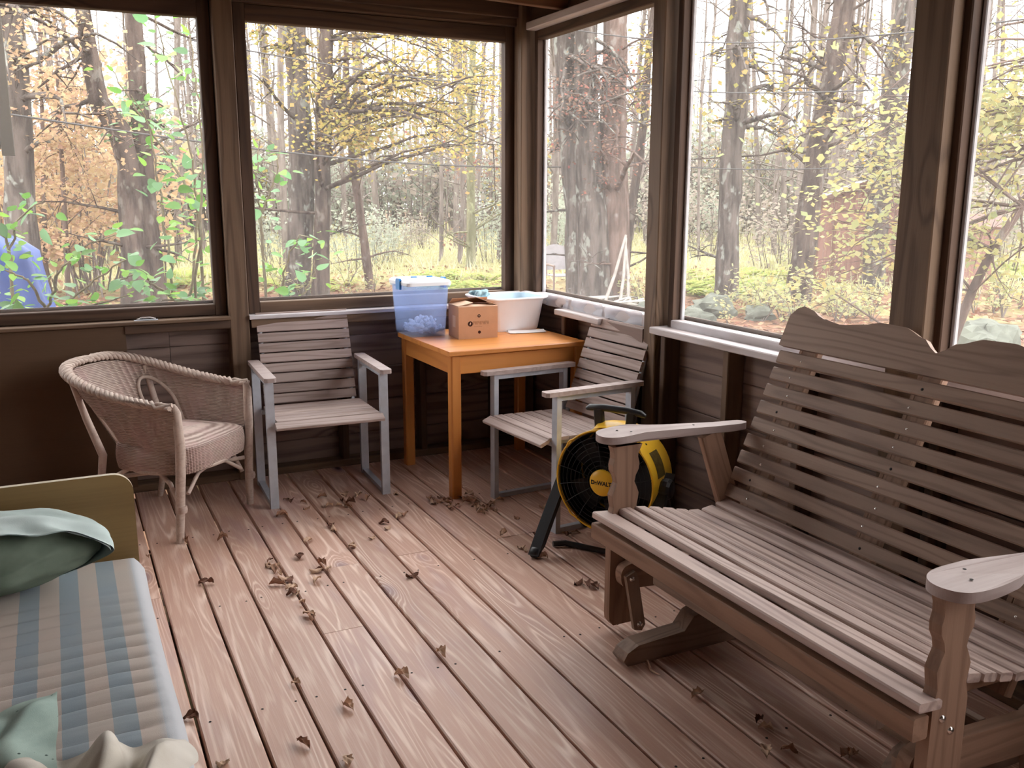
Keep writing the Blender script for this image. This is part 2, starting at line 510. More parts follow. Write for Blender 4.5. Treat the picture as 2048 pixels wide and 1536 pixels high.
# seat slats on a scooped curve (x, z of the top face)
seat = [(1.566,.436,.070,-.08),(1.634,.449,.046,.0),(1.694,.446,.045,-.12),(1.752,.436,.045,-.2),(1.808,.424,.044,-.22),(1.864,.411,.044,-.2),(1.920,.400,.045,-.08),(1.980,.402,.050,.16),(2.040,.418,.050,.3)]
for i, (x, z, wd, tl) in enumerate(seat):
    hl = HB+.035 if i == 0 else HB-.005
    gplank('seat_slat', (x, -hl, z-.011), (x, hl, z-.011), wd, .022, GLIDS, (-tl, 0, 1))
# back: three stiles, nine slats and the crest
B0 = Vector((2.052, 0, .40)); BD = Vector((.285, 0, .655)).normalized(); BN = Vector((-BD.z, 0, BD.x))
def bk(t, y, off=0):
    p = B0+BD*t+BN*off; return (p.x, y, p.z)
for y, t0 in ((.50, -.14), (0, -.14), (-.50, -.14)):
    gplank('back_stile', bk(t0, y, -.016), bk(.64, y, -.016), .07, .03, GLIDW2, BN)
    gplank('back_brace', bk(t0, y+.045, -.03), bk(.60, y+.045, -.03), .02, .05, GLIDW2, BN)
for i in range(9):
    t = .055+i*.063
    s = gplank('back_slat', bk(t, -HB+.01, .011), bk(t, HB-.01, .011), .047, .021, GLIDW, BN)
    for y in ((.5, 0, -.5) if i % 2 == 0 else (.52, .02)):
        mb = MB(); mb.lathe([(.0045,0),(.0045,.0008),(.001,.002)], 8); mb.build('screw', CHROME if (i*3+int(y*10)) % 4 else DARKM, s, (y, .004, .0105))
crest = []
n = 48
def top_h(s):                      # s 0..1 from the end to the middle
    pts = [(0,.060),(.03,.088),(.075,.100),(.13,.094),(.25,.066),(.38,.056),(.5,.066),(.64,.084),(.78,.082),(.9,.058),(1.0,.018)]
    for (a, h0), (b, h1) in zip(pts[:-1], pts[1:]):
        if s <= b:
            u = (s-a)/(b-a); u = u*u*(3-2*u); return h0+(h1-h0)*u
    return pts[-1][1]
poly = [(-HB-.005, -.052), (HB+.005, -.052)]
for k in range(n+1):
    y = HB+.005-k/n*(2*HB+.01)
    s = 1-abs(y)/(HB+.005)
    poly.append((y, top_h(s)))
mb = MB(); t = .650
mb.prism(poly, .0, .024, lambda a, b, h: (h, 0, 0))
mb = MB()
mb.prism(poly, -.001, .023, lambda a, b, h: (-a, b, h))
c = soften(mb.build('crest_rail', GLIDW, gl))
p = bk(t, 0, 0)
M_ = Matrix((Vector((0,-1,0)), BD, BN)).transposed()
if M_.determinant() < 0: M_ = Matrix((Vector((0,1,0)), BD, BN)).transposed()
M4 = M_.to_4x4(); M4.translation = (gx(p[0]), 0, p[2]); c.matrix_local = M4
# frame under the seat
gplank('front_apron', (1.548, -HB-.03, .375), (1.548, HB+.03, .375), .045, .055, GLIDW2, (0,0,1))
gplank('seat_rail', (1.66, -.46, .285), (1.66, .46, .285), .03, .10, GLIDW, (0,0,1))
for s in (-1, 1):
    gplank('seat_bearer', (1.57, s*.52, .36), (2.10, s*.52, .34), .035, .055, GLIDW2, (0,0,1))
gplank('seat_bearer', (1.57, 0, .36), (2.10, 0, .34), .035, .055, GLIDW2, (0,0,1))
# arms with their scalloped posts
def arm(s):
    out = [(1.55,.0),(1.555,.03),(1.57,.052),(1.60,.066),(1.66,.070),(1.72,.062),(1.77,.044),(1.83,.034),(1.93,.030),(2.03,.024),(2.135,.014)]
    inn = [(2.135,-.03),(2.0,-.036),(1.85,-.042),(1.70,-.052),(1.62,-.056),(1.58,-.046),(1.558,-.026)]
    mb = MB(); mb.prism(smooth_loop([(gx(a), s*(HB+.03)+s*b) for a, b in (out+inn)])[::(1 if s > 0 else -1)], .664, .688, lambda a, b, h: (a, b, h+.02*max(0, 1-abs(a+.1)/.35)))
    o = soften(mb.build('armrest', ARMW, gl), .006)
    for dx, dy in ((1.63, .02), (1.66, -.02), (1.93, 0)):
        mb = MB(); mb.lathe([(.004, 0), (.004, .001)], 8); mb.build('screw', DARKM, o, (gx(dx), s*(HB+.03)+s*dy, .6885+.02*max(0, 1-abs(gx(dx)+.1)/.35)))
    # front post: board in the XZ plane with a wavy outline
    L = []; Rr = []
    for k in range(31):
        z = .03+k/30*(.664-.03)
        wv = 0
        if z > .42:
            u = (z-.42)/(.664-.42)
            wv = .009*math.sin(u*PI*5.0)*(.3+.7*math.sin(u*PI))+.012*math.sin(u*PI)
        a = .018*math.sin(min(1, max(0, (z-.03)/.03))*PI/2)
        L.append((gx(1.582)+wv+.018-a, z)); Rr.append((gx(1.69)-wv-.018+a, z))
    o = upright('arm_post', L+Rr[::-1], -.016, .016, GLIDW2, gl, (0, s*(HB+.012), 0))
    for dx, z in ((1.615, .38), (1.645, .345)):
        mb = MB(); mb.lathe([(.009,0),(.008,.004),(.003,.006)], 10, lambda a, b, h: (b, s*h, -a)); mb.build('bolt', CHROME, o, (z, s*.016, -gx(dx)))
    # splayed bracket under the front of the arm
    mb = MB(); mb.prism([(gx(1.60),.664),(gx(1.70),.664),(gx(1.67),.60),(gx(1.655),.56),(gx(1.63),.54)], -.03, -.014, lambda a, b, h: (a, s*h, b)); mb.build('arm_bracket', GLIDW2, gl, (0, s*(HB+.03), 0))
    gplank('arm_support', (1.985, s*(HB+.012), .665), (2.085, s*(HB-.0), .37), .085, .03, GLIDW2, (0, s, 0))
    # hanging links and the floor runner
    yb = s*.50
    mb = MB()
    pl = smooth_loop([(gx(1.592), .225), (gx(1.597), .252), (gx(1.622), .268), (gx(1.70), .268), (gx(2.10), .245), (gx(2.12), .235), (gx(2.12), .16), (gx(2.10), .15), (gx(1.68), .178), (gx(1.635), .182), (gx(1.602), .195)], 3)
    mb.prism(pl, -.018, .018, lambda a, b, h: (a, h, b)); o = mb.build('swing_rail', GLIDW2, gl, (0, s*.585, 0))
    for dx in (1.645, 2.08):
        dx -= .022
        o = upright('swing_link', [(gx(dx)-.024,.235),(gx(dx)+.012,.250),(gx(dx)+.024,.225),(gx(dx)+.058,.05),(gx(dx)+.045,.030),(gx(dx)+.015,.038)], -.008, .008, GLIDW, gl, (0, s*.555, 0))
        for z_, q_ in ((.225, 0), (.055, .035)):
            mb = MB(); mb.lathe([(.011,0),(.009,.005),(.003,.008)], 10, lambda a, b, h: (b, -h, -a)); mb.build('bolt', CHROME, o, (z_, -.008, -(gx(dx)+q_)))
    base = [(1.52,.0),(2.26,.0),(2.275,.03),(2.25,.062),(2.08,.066),(2.03,.12),(1.98,.135),(1.82,.135),(1.775,.12),(1.74,.075),(1.56,.064),(1.52,.045),(1.505,.02)]
    mb = MB(); mb.prism([(gx(a), b) for a, b in base], -.034, .034, lambda a, b, h: (a, h, b)); soften(mb.build('floor_runner', GLIDW, gl, (0, s*.44, 0.001)), .006)
    gplank('base_upright', (1.90, s*.44, .13), (1.90, s*.44, .25), .09, .04, GLIDW, (0,1,0))
for s in (-1, 1): arm(s)
gplank('base_stretcher', (1.78, -.46, .205), (1.78, .46, .205), .03, .10, GLIDW, (0,0,1))
gplank('base_stretcher', (2.03, -.46, .12), (2.03, .46, .12), .03, .08, GLIDW, (0,0,1))

# ---- two slatted metal-framed armchairs: local -Y is the front
def armchair(label, loc, rz):
    t = thing('slatted_armchair', label, 'chair', loc, rz, 'metal framed slatted armchairs')
    W2 = .275; yf, yr = -.20, .20; zt = .625
    for s in (-1, 1):
        x = s*W2
        mb = MB()
        for y in (yf, yr): mb.box((x, y, zt/2), (.040, .024, zt))
        mb.box((x, 0, zt-.012), (.030, yr-yf-.024, .022)); mb.box((x, 0, .012), (.030, yr-yf-.024, .022))
        mb.build('side_frame', STEEL, t)
        a = MB()
        pl = [(-.028,-.255),(-.018,-.268),(.018,-.268),(.028,-.255),(.028,.25),(.018,.262),(-.018,.262),(-.028,.25)]
        a.prism(pl, zt+.0005, zt+.0205); soften(a.build('armrest', ARMW, t, (x, 0, 0)), .003)
        b = MB(); b.tube([(s*(W2-.055), -.20, .402), (s*(W2-.055), .0, .395), (s*(W2-.055), .175, .39), (s*(W2-.055), .262, .52), (s*(W2-.055), .345, .81)], .011, 6); b.build('seat_support', STEEL, t)
    for y in (-.18, .16):
        mb = MB(); mb.box((0, y, .392), (2*W2-.03, .022, .02)); mb.build('cross_bar', STEEL, t)
    wd = 2*W2-.055
    for i in range(8):
        y = -.197+(i-1)*.057; z = .423-.0015*i; nr = (0, 0, 1)
        if i == 0: y, z, nr = -.250, .411, (0, -.42, 1)
        plank('seat_slat', (-wd/2+(.0 if i else -.012), y, z), (wd/2-(.0 if i else -.012), y, z), .052, .016, CHAIRW, t, nr)
    for i in range(9):
        u = i/8
        y = .205+.125*u+.02*u*u; z = .445+.405*u
        plank('back_slat', (-wd/2+.01, y, z), (wd/2-.01, y, z), .0475, .015, CHAIRW, t, (0, -1, .32+.1*(1-u)))
    return t
armchair('grey metal framed slatted armchair between wicker chair and pine table', (1.112, 4.46, 0), R(-2.2))
armchair('grey metal framed slatted armchair pushed in beside the yellow fan', (2.065, 3.695, 0), R(-85.5))

# ---- pine table in the corner
tb = thing('side_table', 'orange-stained pine table with square legs standing in the corner', 'table', (1.645, 4.02, 0), R(.8))
TW, TD, TH = .75, .70, .74
plank('tabletop', (-.01, TD/2, TH-.012), (TW, TD/2, TH-.012), TD+.02, .024, PINE, tb, (0,0,1), .004)
for x in (.03, TW-.03):
    for y in (.03, TD-.03):
        plank('leg', (x, y, 0), (x, y, TH-.0245), .052, .052, PINE, tb, (0,1,0), .006)
for y in (.022, TD-.022): plank('apron', (.057, y, TH-.072), (TW-.057, y, TH-.072), .02, .09, PINE, tb, (0,0,1))
for x in (.022, TW-.022): plank('apron', (x, .057, TH-.072), (x, TD-.057, TH-.072), .02, .09, PINE, tb, (0,0,1))

# ---- wicker chair: local -Y front, origin at the middle of the front legs
wc = thing('wicker_armchair', 'dusty pink woven wicker tub chair with braided rim by back wall', 'chair', (.555, 4.19, 0), R(46.6))
def hs(u, zf):
    """horseshoe: u -1..1, zf 0 bottom .. 1 rim"""
    a = u*PI*.5
    wx = .225+.05*zf+.035*zf*math.cos(a); wy = .40+.26*zf
    sx = math.copysign(abs(math.sin(a))**.62, a)
    y = wy*max(0, math.cos(a))**.62
    y0 = -.01
    z = .33+(.60+.125*math.cos(a)**1.2 - .33)*zf if True else 0
    x = wx*sx
    return Vector((x, y0+y, z))
def hole(u, v):
    U = abs(u*2-1)
    du = (U-.44)/.18
    if v > .86: return False
    if v > .50: return du*du+((v-.50)/.32)**2 < 1
    return abs(du) < 1
mb = MB()
def fnw(u, v):
    p = hs(u*2-1, v*.94)
    n_ = Vector((p.x, p.y-.16, 0)).normalized()
    rib = .009*(abs(math.sin(u*PI*30))**.7-.5)
    return p+n_*rib
mb.grid(fnw, 272, 30, skip=hole)
def fnw2(u, v):
    p = hs(u*2-1, v*.94)
    n_ = Vector((p.x, p.y-.16, 0)).normalized()
    rib = .009*(abs(math.sin(u*PI*30))**.7-.5)
    return p+n_*(rib*-1+.012)
mb.grid(fnw2, 272, 30, skip=hole, flip=True)
# weave relief
def weave_mat():
    m, nt, b = new_mat('woven_wicker'); q = NT(nt)
    tc = q.n('TexCoord'); v = tc.outputs['Object']
    wv = q.n('TexWave', wave_type='BANDS', bands_direction='Z'); q.l(v, wv.inputs['Vector']); wv.inputs['Scale'].default_value = 46; wv.inputs['Distortion'].default_value = 1.2; wv.inputs['Detail'].default_value = 1
    nz = q.noise(v, 9, 4, .6); n2 = q.noise(v, 3, 2)
    col = q.mix(wv.outputs['Fac'], lin(140,118,110), lin(206,188,177))
    col = q.mix(q.sstep(nz, .4, .7, 0, .6), col, lin(190,158,154))
    col = q.mix(q.sstep(n2, .45, .65, 0, .35), col, lin(170,148,134))
    q.l(col, b.inputs['Base Color']); b.inputs['Roughness'].default_value = .7
    b.inputs['Specular IOR Level'].default_value = .25
    q.bump(wv.outputs['Fac'], .7, .004, b)
    return m
WEAVE = weave_mat()
mb.build('woven_back', WEAVE, wc)
# braided rim: strands wound round the rim path
rimp = [hs(-1+2*k/120, 1.0) for k in range(121)]
ext0 = [hs(-1, 1)+Vector((0, -.03, -.012)), hs(-1, 1)+Vector((0, -.015, -.003))]
for s_ in range(4):
    pts = []
    path = rimp
    L = 0
    for i, p in enumerate(path):
        t_ = (path[min(i+1, 120)]-path[max(i-1, 0)]).normalized()
        o_ = Vector((0,0,1)).cross(t_).normalized(); u_ = t_.cross(o_)
        if i: L += (p-path[i-1]).length
        th = L*62+s_*PI/2
        pts.append(p+o_*math.cos(th)*.019+u_*math.sin(th)*.011)
    m2 = MB(); m2.tube(pts, .0105, 6); m2.build('braid_strand', TAN, wc)
for s_ in (-1, 1):                 # arch rims of the two openings
    pts = []
    for k in range(25):
        a = PI*k/24; U = .44+.18*math.cos(a)
        v = .50+.32*math.sin(a)
        pts.append(hs(s_*U, v*.94))
    pts = [hs(s_*.62, .02)]+pts+[hs(s_*.26, .02)]
    MB().tube(pts, .009, 6).build('arch_hoop', TAN, wc)
# seat and its woven apron
def seat_out(a):
    x = .235*math.cos(a); y = .17+.19*math.sin(a)
    k = 5
    x = .243*math.copysign(abs(math.cos(a))**(2/k), math.cos(a)); y = .165+.20*math.copysign(abs(math.sin(a))**(2/k), math.sin(a))
    return x, y
mb = MB()
def fs_(u, v):
    a = u*2*PI-PI/2
    x, y = seat_out(a)
    if v < .5:                     # top, doming to the middle
        f = v/.5
        return (x*f, .165+(y-.165)*f, .435-.028*f**3)
    f = (v-.5)/.5
    rib = 1+.012*math.sin(u*2*PI*62)
    return (x*(1.0+.03*math.sin(f*PI))*rib, .165+(y-.165)*(1.0+.03*math.sin(f*PI))*rib, .407-.115*f)
mb.grid(fs_, 248, 24, cu=True)
mb.build('woven_seat', WEAVE, wc)
for s_ in (-1, 1):
    MB().tube([(s_*.265,-.008,.602),(s_*.262,-.018,.575),(s_*.255,-.02,.43),(s_*.256,-.012,.30),(s_*.262,.0,.12),(s_*.268,.005,.0)], [.014,.019,.021,.021,.019,.016], 10).build('leg', TAN, wc)
    MB().tube([(s_*.235,.53,.66),(s_*.225,.48,.50),(s_*.215,.42,.34),(s_*.22,.44,.20),(s_*.235,.50,.0)], [.013,.016,.018,.016,.014], 10).build('leg', TAN, wc)
    MB().tube([(s_*.24,.02,.17),(s_*.235,.06,.25),(s_*.22,.13,.295),(s_*.215,.16,.30)], .010, 8).build('bracket', TAN, wc)
    MB().tube([(s_*.23,.40,.17),(s_*.225,.36,.25),(s_*.22,.28,.295),(s_*.215,.25,.30)], .010, 8).build('bracket', TAN, wc)
    MB().tube([(s_*.20,.0,.20),(s_*.10,.015,.265),(s_*.02,.015,.28)], .009, 8).build('bracket', TAN, wc)
    MB().tube([(s_*.258,.0,.24),(s_*-.0,.2,.235),(s_*-.213,.385,.24)], .010, 8).build('stretcher', TAN, wc)
    MB().tube([(s_*.26,-.01,.135),(s_*.26,-.01,.15),(s_*.26,-.01,.165)], [.021,.024,.021], 10).build('binding', TAN, wc)
# lower frame hoop
MB().tube([(.24*math.cos(a), .17+.20*math.sin(a), .292) for a in [2*PI*k/32 for k in range(33)]], .011, 8, False).build('seat_hoop', TAN, wc)

# ---- bed at the left
def mattress_mat():
    m, nt, b = new_mat('striped_ticking'); q = NT(nt)
    tc = q.n('TexCoord'); sp = q.n('SeparateXYZ'); q.l(tc.outputs['Object'], sp.inputs[0])
    ph = q.math('FRACT', q.math('MULTIPLY', q.math('ADD', sp.outputs[0], 9.082), 1/.091))
    st = q.math('LESS_THAN', ph, .5)
    fz = q.sstep(q.noise(tc.outputs['Object'], 7, 3), .3, .8)
    c = q.mix(st, lin(198,184,174), lin(152,164,172))
    c = q.mix(q.math('MULTIPLY', fz, .3), c, lin(176,176,170))
    edge = q.sstep(sp.outputs[0], .092, .118)
    c = q.mix(edge, c, lin(186,188,192))
    q.l(c, b.inputs['Base Color']); b.inputs['Roughness'].default_value = .85
    b.inputs['Specular IOR Level'].default_value = .15
    th = q.n('TexNoise'); q.l(tc.outputs['Object'], th.inputs['Vector']); th.inputs['Scale'].default_value = 500
    q.bump(th.outputs['Fac'], .12, .002, b)
    return m
TICK = mattress_mat()
bd = thing('daybed', 'low wooden daybed with yellow-brown plywood headboard beside striped mattress', 'bed', (-.35, 2.77, 0))
# headboard: rounded board standing in the XZ plane
def rr(x0, x1, z0, z1, r, n=8):
    pts = [(x0, z0), (x1, z0)]
    for k in range(n+1): a = PI/2*k/n; pts.append((x1-r+r*math.cos(a), z1-r+r*math.sin(a)))
    for k in range(n+1): a = PI/2+PI/2*k/n; pts.append((x0+r+r*math.cos(a), z1-r+r*math.sin(a)))
    return pts
hp = rr(-.55, .487, .06, .692, .055)
mb = MB(); mb.prism(hp, -.009, .009, lambda a, b, h: (a, h, b)); hb = mb.build('headboard', HEADW, bd)
hb.data.materials.append(EDGEW)
for pnum, pl in enumerate(hb.data.polygons):
    if abs(pl.normal.y) < .5: pl.material_index = 1
sl = MB(); sl.prism([(-.06,-.018),(.06,-.018),(.06,.018),(-.06,.018)], 0, .001, lambda a, b, h: (a, -h, b)); sl.build('slot', DARKM, hb, (.30, -.0092, .545))
for x in (-.50, .44): plank('leg', (x, .03, 0), (x, .03, .3), .05, .04, HEADW, bd, (0,1,0))
plank('side_rail', (.462, -.02, .27), (.462, -2.1, .27), .02, .12, HEADW, bd, (0,0,1))
plank('side_rail', (-.53, -.02, .27), (-.53, -2.1, .27), .02, .12, HEADW, bd, (0,0,1))
for x in (-.50, .44): plank('leg', (x, -2.06, 0), (x, -2.06, .3), .05, .04, HEADW, bd, (0,1,0))
for k in range(9): plank('slat', (-.52, -.2-k*.22, .325), (.45, -.2-k*.22, .325), .07, .015, HEADW, bd)
# mattress (top-level: it lies on the bed)
mt = thing('mattress', 'thin mattress with faded blue and beige ticking stripes on the daybed', 'mattress', (.0, 2.75, .335))
mb = MB()
def mfn(u, v):
    # u round the section from left bottom over the top to right bottom; v along -Y
    y = -.012-v*2.02
    prof = [(-.875,0),(-.88,.06),(-.865,.115)]+[(-.84+.96*k/60, .125) for k in range(61)]+[(.132,.112),(.146,.085),(.15,.05),(.146,.012),(.135,0)]
    f = u*(len(prof)-1); i = min(int(f), len(prof)-2); f -= i
    x = prof[i][0]*(1-f)+prof[i+1][0]*f; z = prof[i][1]*(1-f)+prof[i+1][1]*f
    # wrinkles run across the ticking
    if z > .1:
        d = -y
        am = .0075*min(1, max(0, (d-.25)/.35))*(.5+.5*noise.noise(Vector((x*3, d*2, 0)))+.5)
        ed = min(1, max(0, (.125-x)/.08))
        ph = d*2*PI/.062+x*3.5+1.4*noise.noise(Vector((x*2.0, d*3, 3)))
        z += am*ed*(math.sin(ph)+.35*math.sin(ph*2+1))
        z += .01*noise.noise(Vector((x*2.5, d*2.5, 7)))
    if v == 0 or v == 1: z *= .8
    e = min(v, 1-v)*2.02
    if e < .04 and z > .05: z -= .03*(1-e/.04)**2
    x += .006*noise.noise(Vector((x, y*3, z*4)))*(1 if x > .12 else 0)
    return (x, y, z)
mb.grid(mfn, 70, 330)
mb.build('ticking_cover', TICK, mt)
def fabric(name, c1, c2, sc=6, spots=None):
    m, nt, b = new_mat(name); q = NT(nt)
    v, r_ = q.coords()
    c = q.mix(q.sstep(q.noise(v, sc, 4, .6), .35, .7), c1, c2)
    if spots:
        vo = q.n('TexVoronoi'); q.l(v, vo.inputs['Vector']); vo.inputs['Scale'].default_value = 55
        c = q.mix(q.math('MULTIPLY', q.sstep(vo.outputs['Distance'], .2, .1), q.math('GREATER_THAN', q.noise(v, 14, 1), .52)), c, spots)
    q.l(c, b.inputs['Base Color']); b.inputs['Roughness'].default_value = .85; b.inputs['Specular IOR Level'].default_value = .15
    q.bump(q.noise(v, 420, 1), .1, .002, b)
    return m
PILC = fabric('sage_green_pillow_cotton', lin(206,220,218), lin(184,202,198), 5)
PILF = fabric('dark_green_pillow_side', lin(116,128,114), lin(94,106,92), 6)
GRNC = fabric('pale_green_cotton', lin(174,194,184), lin(150,170,162), 8, lin(74,92,84))
SHTC = fabric('off_white_sheet', lin(212,206,196), lin(188,180,166), 5)
# pillow: folded case, its open end towards the room
pw = thing('pillow', 'sage green pillow in a loose case against the headboard', 'pillow', (-.27, 2.60, .467), R(9))
def sleeve(u, v, k=1.0):
    """loose pillowcase: v 0 open end (-Y) .. 1 closed end"""
    a = u*2*PI
    t_ = 1-max(0, (v-.45)/.55)**2.6*.92
    pin = .93+.07*min(1, v/.3)
    hx = .325*(.97+.03*math.sin(v*3))*(t_**.45)*k; hz = .100*(t_**.5)*pin*k
    cx = math.copysign(abs(math.cos(a))**.8, math.cos(a)); sz_ = math.copysign(abs(math.sin(a))**.85, math.sin(a))
    x = hx*cx; z = .098+hz*sz_*(1-.30*abs(cx)**3)
    y = -.135+.275*v-.02*abs(math.cos(a))**2*(1-v)-.02*(1-v)*math.sin(a)+(.07*(1-v) if math.sin(a) < 0 else 0)*abs(math.sin(a))
    if z > .1: z += .010*noise.noise(Vector((x*9+v*3, v*5, 1)))+.008*math.sin(x*38+v*9+3*noise.noise(Vector((x*4, v*4, 2))))*(1-v)*.8
    x += .010*noise.noise(Vector((u*6, v*4, 5)))
    return (x, y, max(.001, z))
mb = MB(); mb.grid(lambda u, v: sleeve(u, v), 90, 34, cu=True); mb.grid(lambda u, v: sleeve(u, v*.5, .975), 90, 14, cu=True, flip=True)
mb.build('pillow_case', PILC, pw)
mb = MB()
def inner(u, v):
    a = u*2*PI; r_ = v
    p0 = sleeve(u, .12, .93)
    return (p0[0]*r_, -.085-.085*(1-r_**2.4)+.012*noise.noise(Vector((math.cos(a)*r_*3, math.sin(a)*r_*3, 4))), .085+(p0[2]-.085)*r_)
mb.grid(inner, 60, 14, cu=True); mb.build('pillow_end', PILF, pw)
# cloths at the near end
def cloth(name, label, cat, mat, poly4, z, amp, seed, nfold, part):
    """poly4: four xy corners; a rumpled sheet with thickness, resting on the mattress"""
    c = [Vector(p) for p in poly4]; o = sum(c, Vector((0,0)))/4
    t = thing(name, label, cat, (o.x, o.y, z))
    def f(u, v, dz=0):
        p = (c[0]*(1-u)+c[1]*u)*(1-v)+(c[3]*(1-u)+c[2]*u)*v-o
        w_ = noise.noise(Vector((p.x*3.2+seed, p.y*3.2, 0)))
        h_ = abs(math.sin((u*.9+v*.35+w_*.28)*nfold*PI))**1.6*amp+amp*.8*abs(noise.noise(Vector((p.x*9+seed, p.y*9, 2))))
        ed = min(1, 8*min(u, 1-u, v, 1-v))
        return (p.x+.03*noise.noise(Vector((u*4+seed, v*4, 5))), p.y+.03*noise.noise(Vector((u*4, v*4+seed, 9))), .003+h_*(.35+.65*ed)+dz)
    m_ = MB(); m_.grid(lambda u, v: f(u, v, .003), 60, 60); m_.grid(lambda u, v: f(u, v), 60, 60, flip=True)
    m_.build(part, mat, t)
    return t
cloth('bed_sheet', 'crumpled off-white sheet heaped at near end of the mattress', 'sheet', SHTC, [(-.33,1.25),(.10,1.22),(.135,1.66),(-.17,1.72)], .468, .05, 3, 3.2, 'sheet_cloth')
cloth('pillow_case', 'flat pale green spotted pillowcase lying at left edge of mattress', 'pillowcase', GRNC, [(-.55,1.25),(-.085,1.25),(-.078,1.93),(-.50,1.80)], .475, .03, 11, 1.1, 'case_cloth')
# ================================================================== THINGS ON THE TABLE
TZ = .7402
# ---- clear storage bin with packing foam
bn = thing('storage_bin', 'translucent blue-tinted storage bin with white lid on the table corner', 'bin', (1.722, 4.635, TZ), R(1))
def box_clear():
    m = bpy.data.materials.new('milky_blue_plastic'); m.use_nodes = True; nt = m.node_tree; nt.nodes.clear(); q = NT(nt)
    out = q.n('OutputMaterial'); tr = q.n('BsdfTransparent'); tl = q.n('BsdfTranslucent'); gl_ = q.n('BsdfPrincipled')
    tr.inputs[0].default_value = (.80,.86,.99,1); tl.inputs[0].default_value = (.80,.87,1.0,1)
    gl_.inputs['Base Color'].default_value = (.74,.81,.97,1); gl_.inputs['Roughness'].default_value = .25
    a = q.n('MixShader'); b = q.n('MixShader'); a.inputs[0].default_value = .4; b.inputs[0].default_value = .2
    q.l(tl.outputs[0], a.inputs[1]); q.l(gl_.outputs[0], a.inputs[2]); q.l(tr.outputs[0], b.inputs[1]); q.l(a.outputs[0], b.inputs[2]); q.l(b.outputs[0], out.inputs[0])
    return m
BINM = box_clear()
LIDM = plain('white_lid_plastic', lin(236,240,246), .35, 0, .4)
BLUEP = plain('blue_latch_plastic', lin(40,128,200), .4)
FOAM = plain('white_packing_foam', lin(244,244,246), .8, 0, .2, .05)
def rrect(hx, hy, r, n=4):
    out = []
    for cx, cy, a0 in ((hx-r, hy-r, 0), (-hx+r, hy-r, PI/2), (-hx+r, -hy+r, PI), (hx-r, -hy+r, 1.5*PI)):
        for k in range(n+1):
            a = a0+PI/2*k/n; out.append((cx+r*math.cos(a), cy+r*math.sin(a)))
    return out
def loft(mb, rings, closed_bottom=True, smooth=False, cap_top=False):
    n = len(rings[0]); vs = [p for r in rings for p in r]
    mb.add(vs, [(i*n+k, i*n+(k+1) % n, (i+1)*n+(k+1) % n, (i+1)*n+k) for i in range(len(rings)-1) for k in range(n)], smooth)
    if closed_bottom: mb.add(rings[0], [tuple(reversed(range(n)))])
    if cap_top: mb.add(rings[-1], [tuple(range(n))])
rg = lambda hx, hy, r, z: [(a, b, z) for a, b in rrect(hx, hy, r)]
mb = MB()
loft(mb, [rg(.098,.120,.018,0), rg(.100,.123,.018,.01), rg(.106,.130,.02,.13), rg(.107,.131,.02,.132), rg(.113,.138,.02,.255), rg(.120,.145,.02,.257), rg(.120,.145,.02,.268), rg(.110,.135,.02,.268), rg(.096,.117,.018,.008)])
mb.build('bin_body', BINM, bn)
mb = MB()
loft(mb, [rg(.124,.149,.022,.2685), rg(.126,.151,.022,.285), rg(.118,.143,.03,.296), rg(.09,.11,.03,.300), rg(.06,.08,.03,.300)], True, False, True)
mb.build('lid', LIDM, bn)
for s in (-1, 1):
    mb = MB(); mb.prism([(-.028,.245),(.028,.245),(.030,.292),(.020,.302),(-.020,.302),(-.030,.292)], 0, .012, lambda a, b, h: (s*(.121+h), a-.02, b)); mb.build('latch', BLUEP, bn)
    mb = MB(); loft(mb, [rg(.018,.008,.006,0), rg(.016,.007,.006,.006)], True, False, True); mb.build('lid_clip', BLUEP, bn, (.02+.045*s, .085*s*0+.02, .3))
pn = thing('packing_peanuts', 'white foam packing peanuts piled in the bottom of the clear bin', 'packing foam', (1.735, 4.62, TZ+.009), 0)
pn['kind'] = 'stuff'
random.seed(8)
mb = MB()
for k in range(150):
    x, y = random.uniform(-.085,.075), random.uniform(-.09,.09)
    hmax = .07*max(.15, 1-(x/.12)**2-(y/.13)**2)
    c = Vector((x, y, .012+random.random()*hmax)); d = Vector((random.gauss(0,1), random.gauss(0,1), random.gauss(0,.6))).normalized()
    e = d.cross(Vector((random.random(), random.random(), 1))).normalized()
    mb.tube([c-d*.014+e*.006, c-d*.005, c+d*.005, c+d*.014+e*.006], [.006,.010,.010,.006], 6)
mb.build('foam_pieces', FOAM, pn)['kind'] = 'stuff'
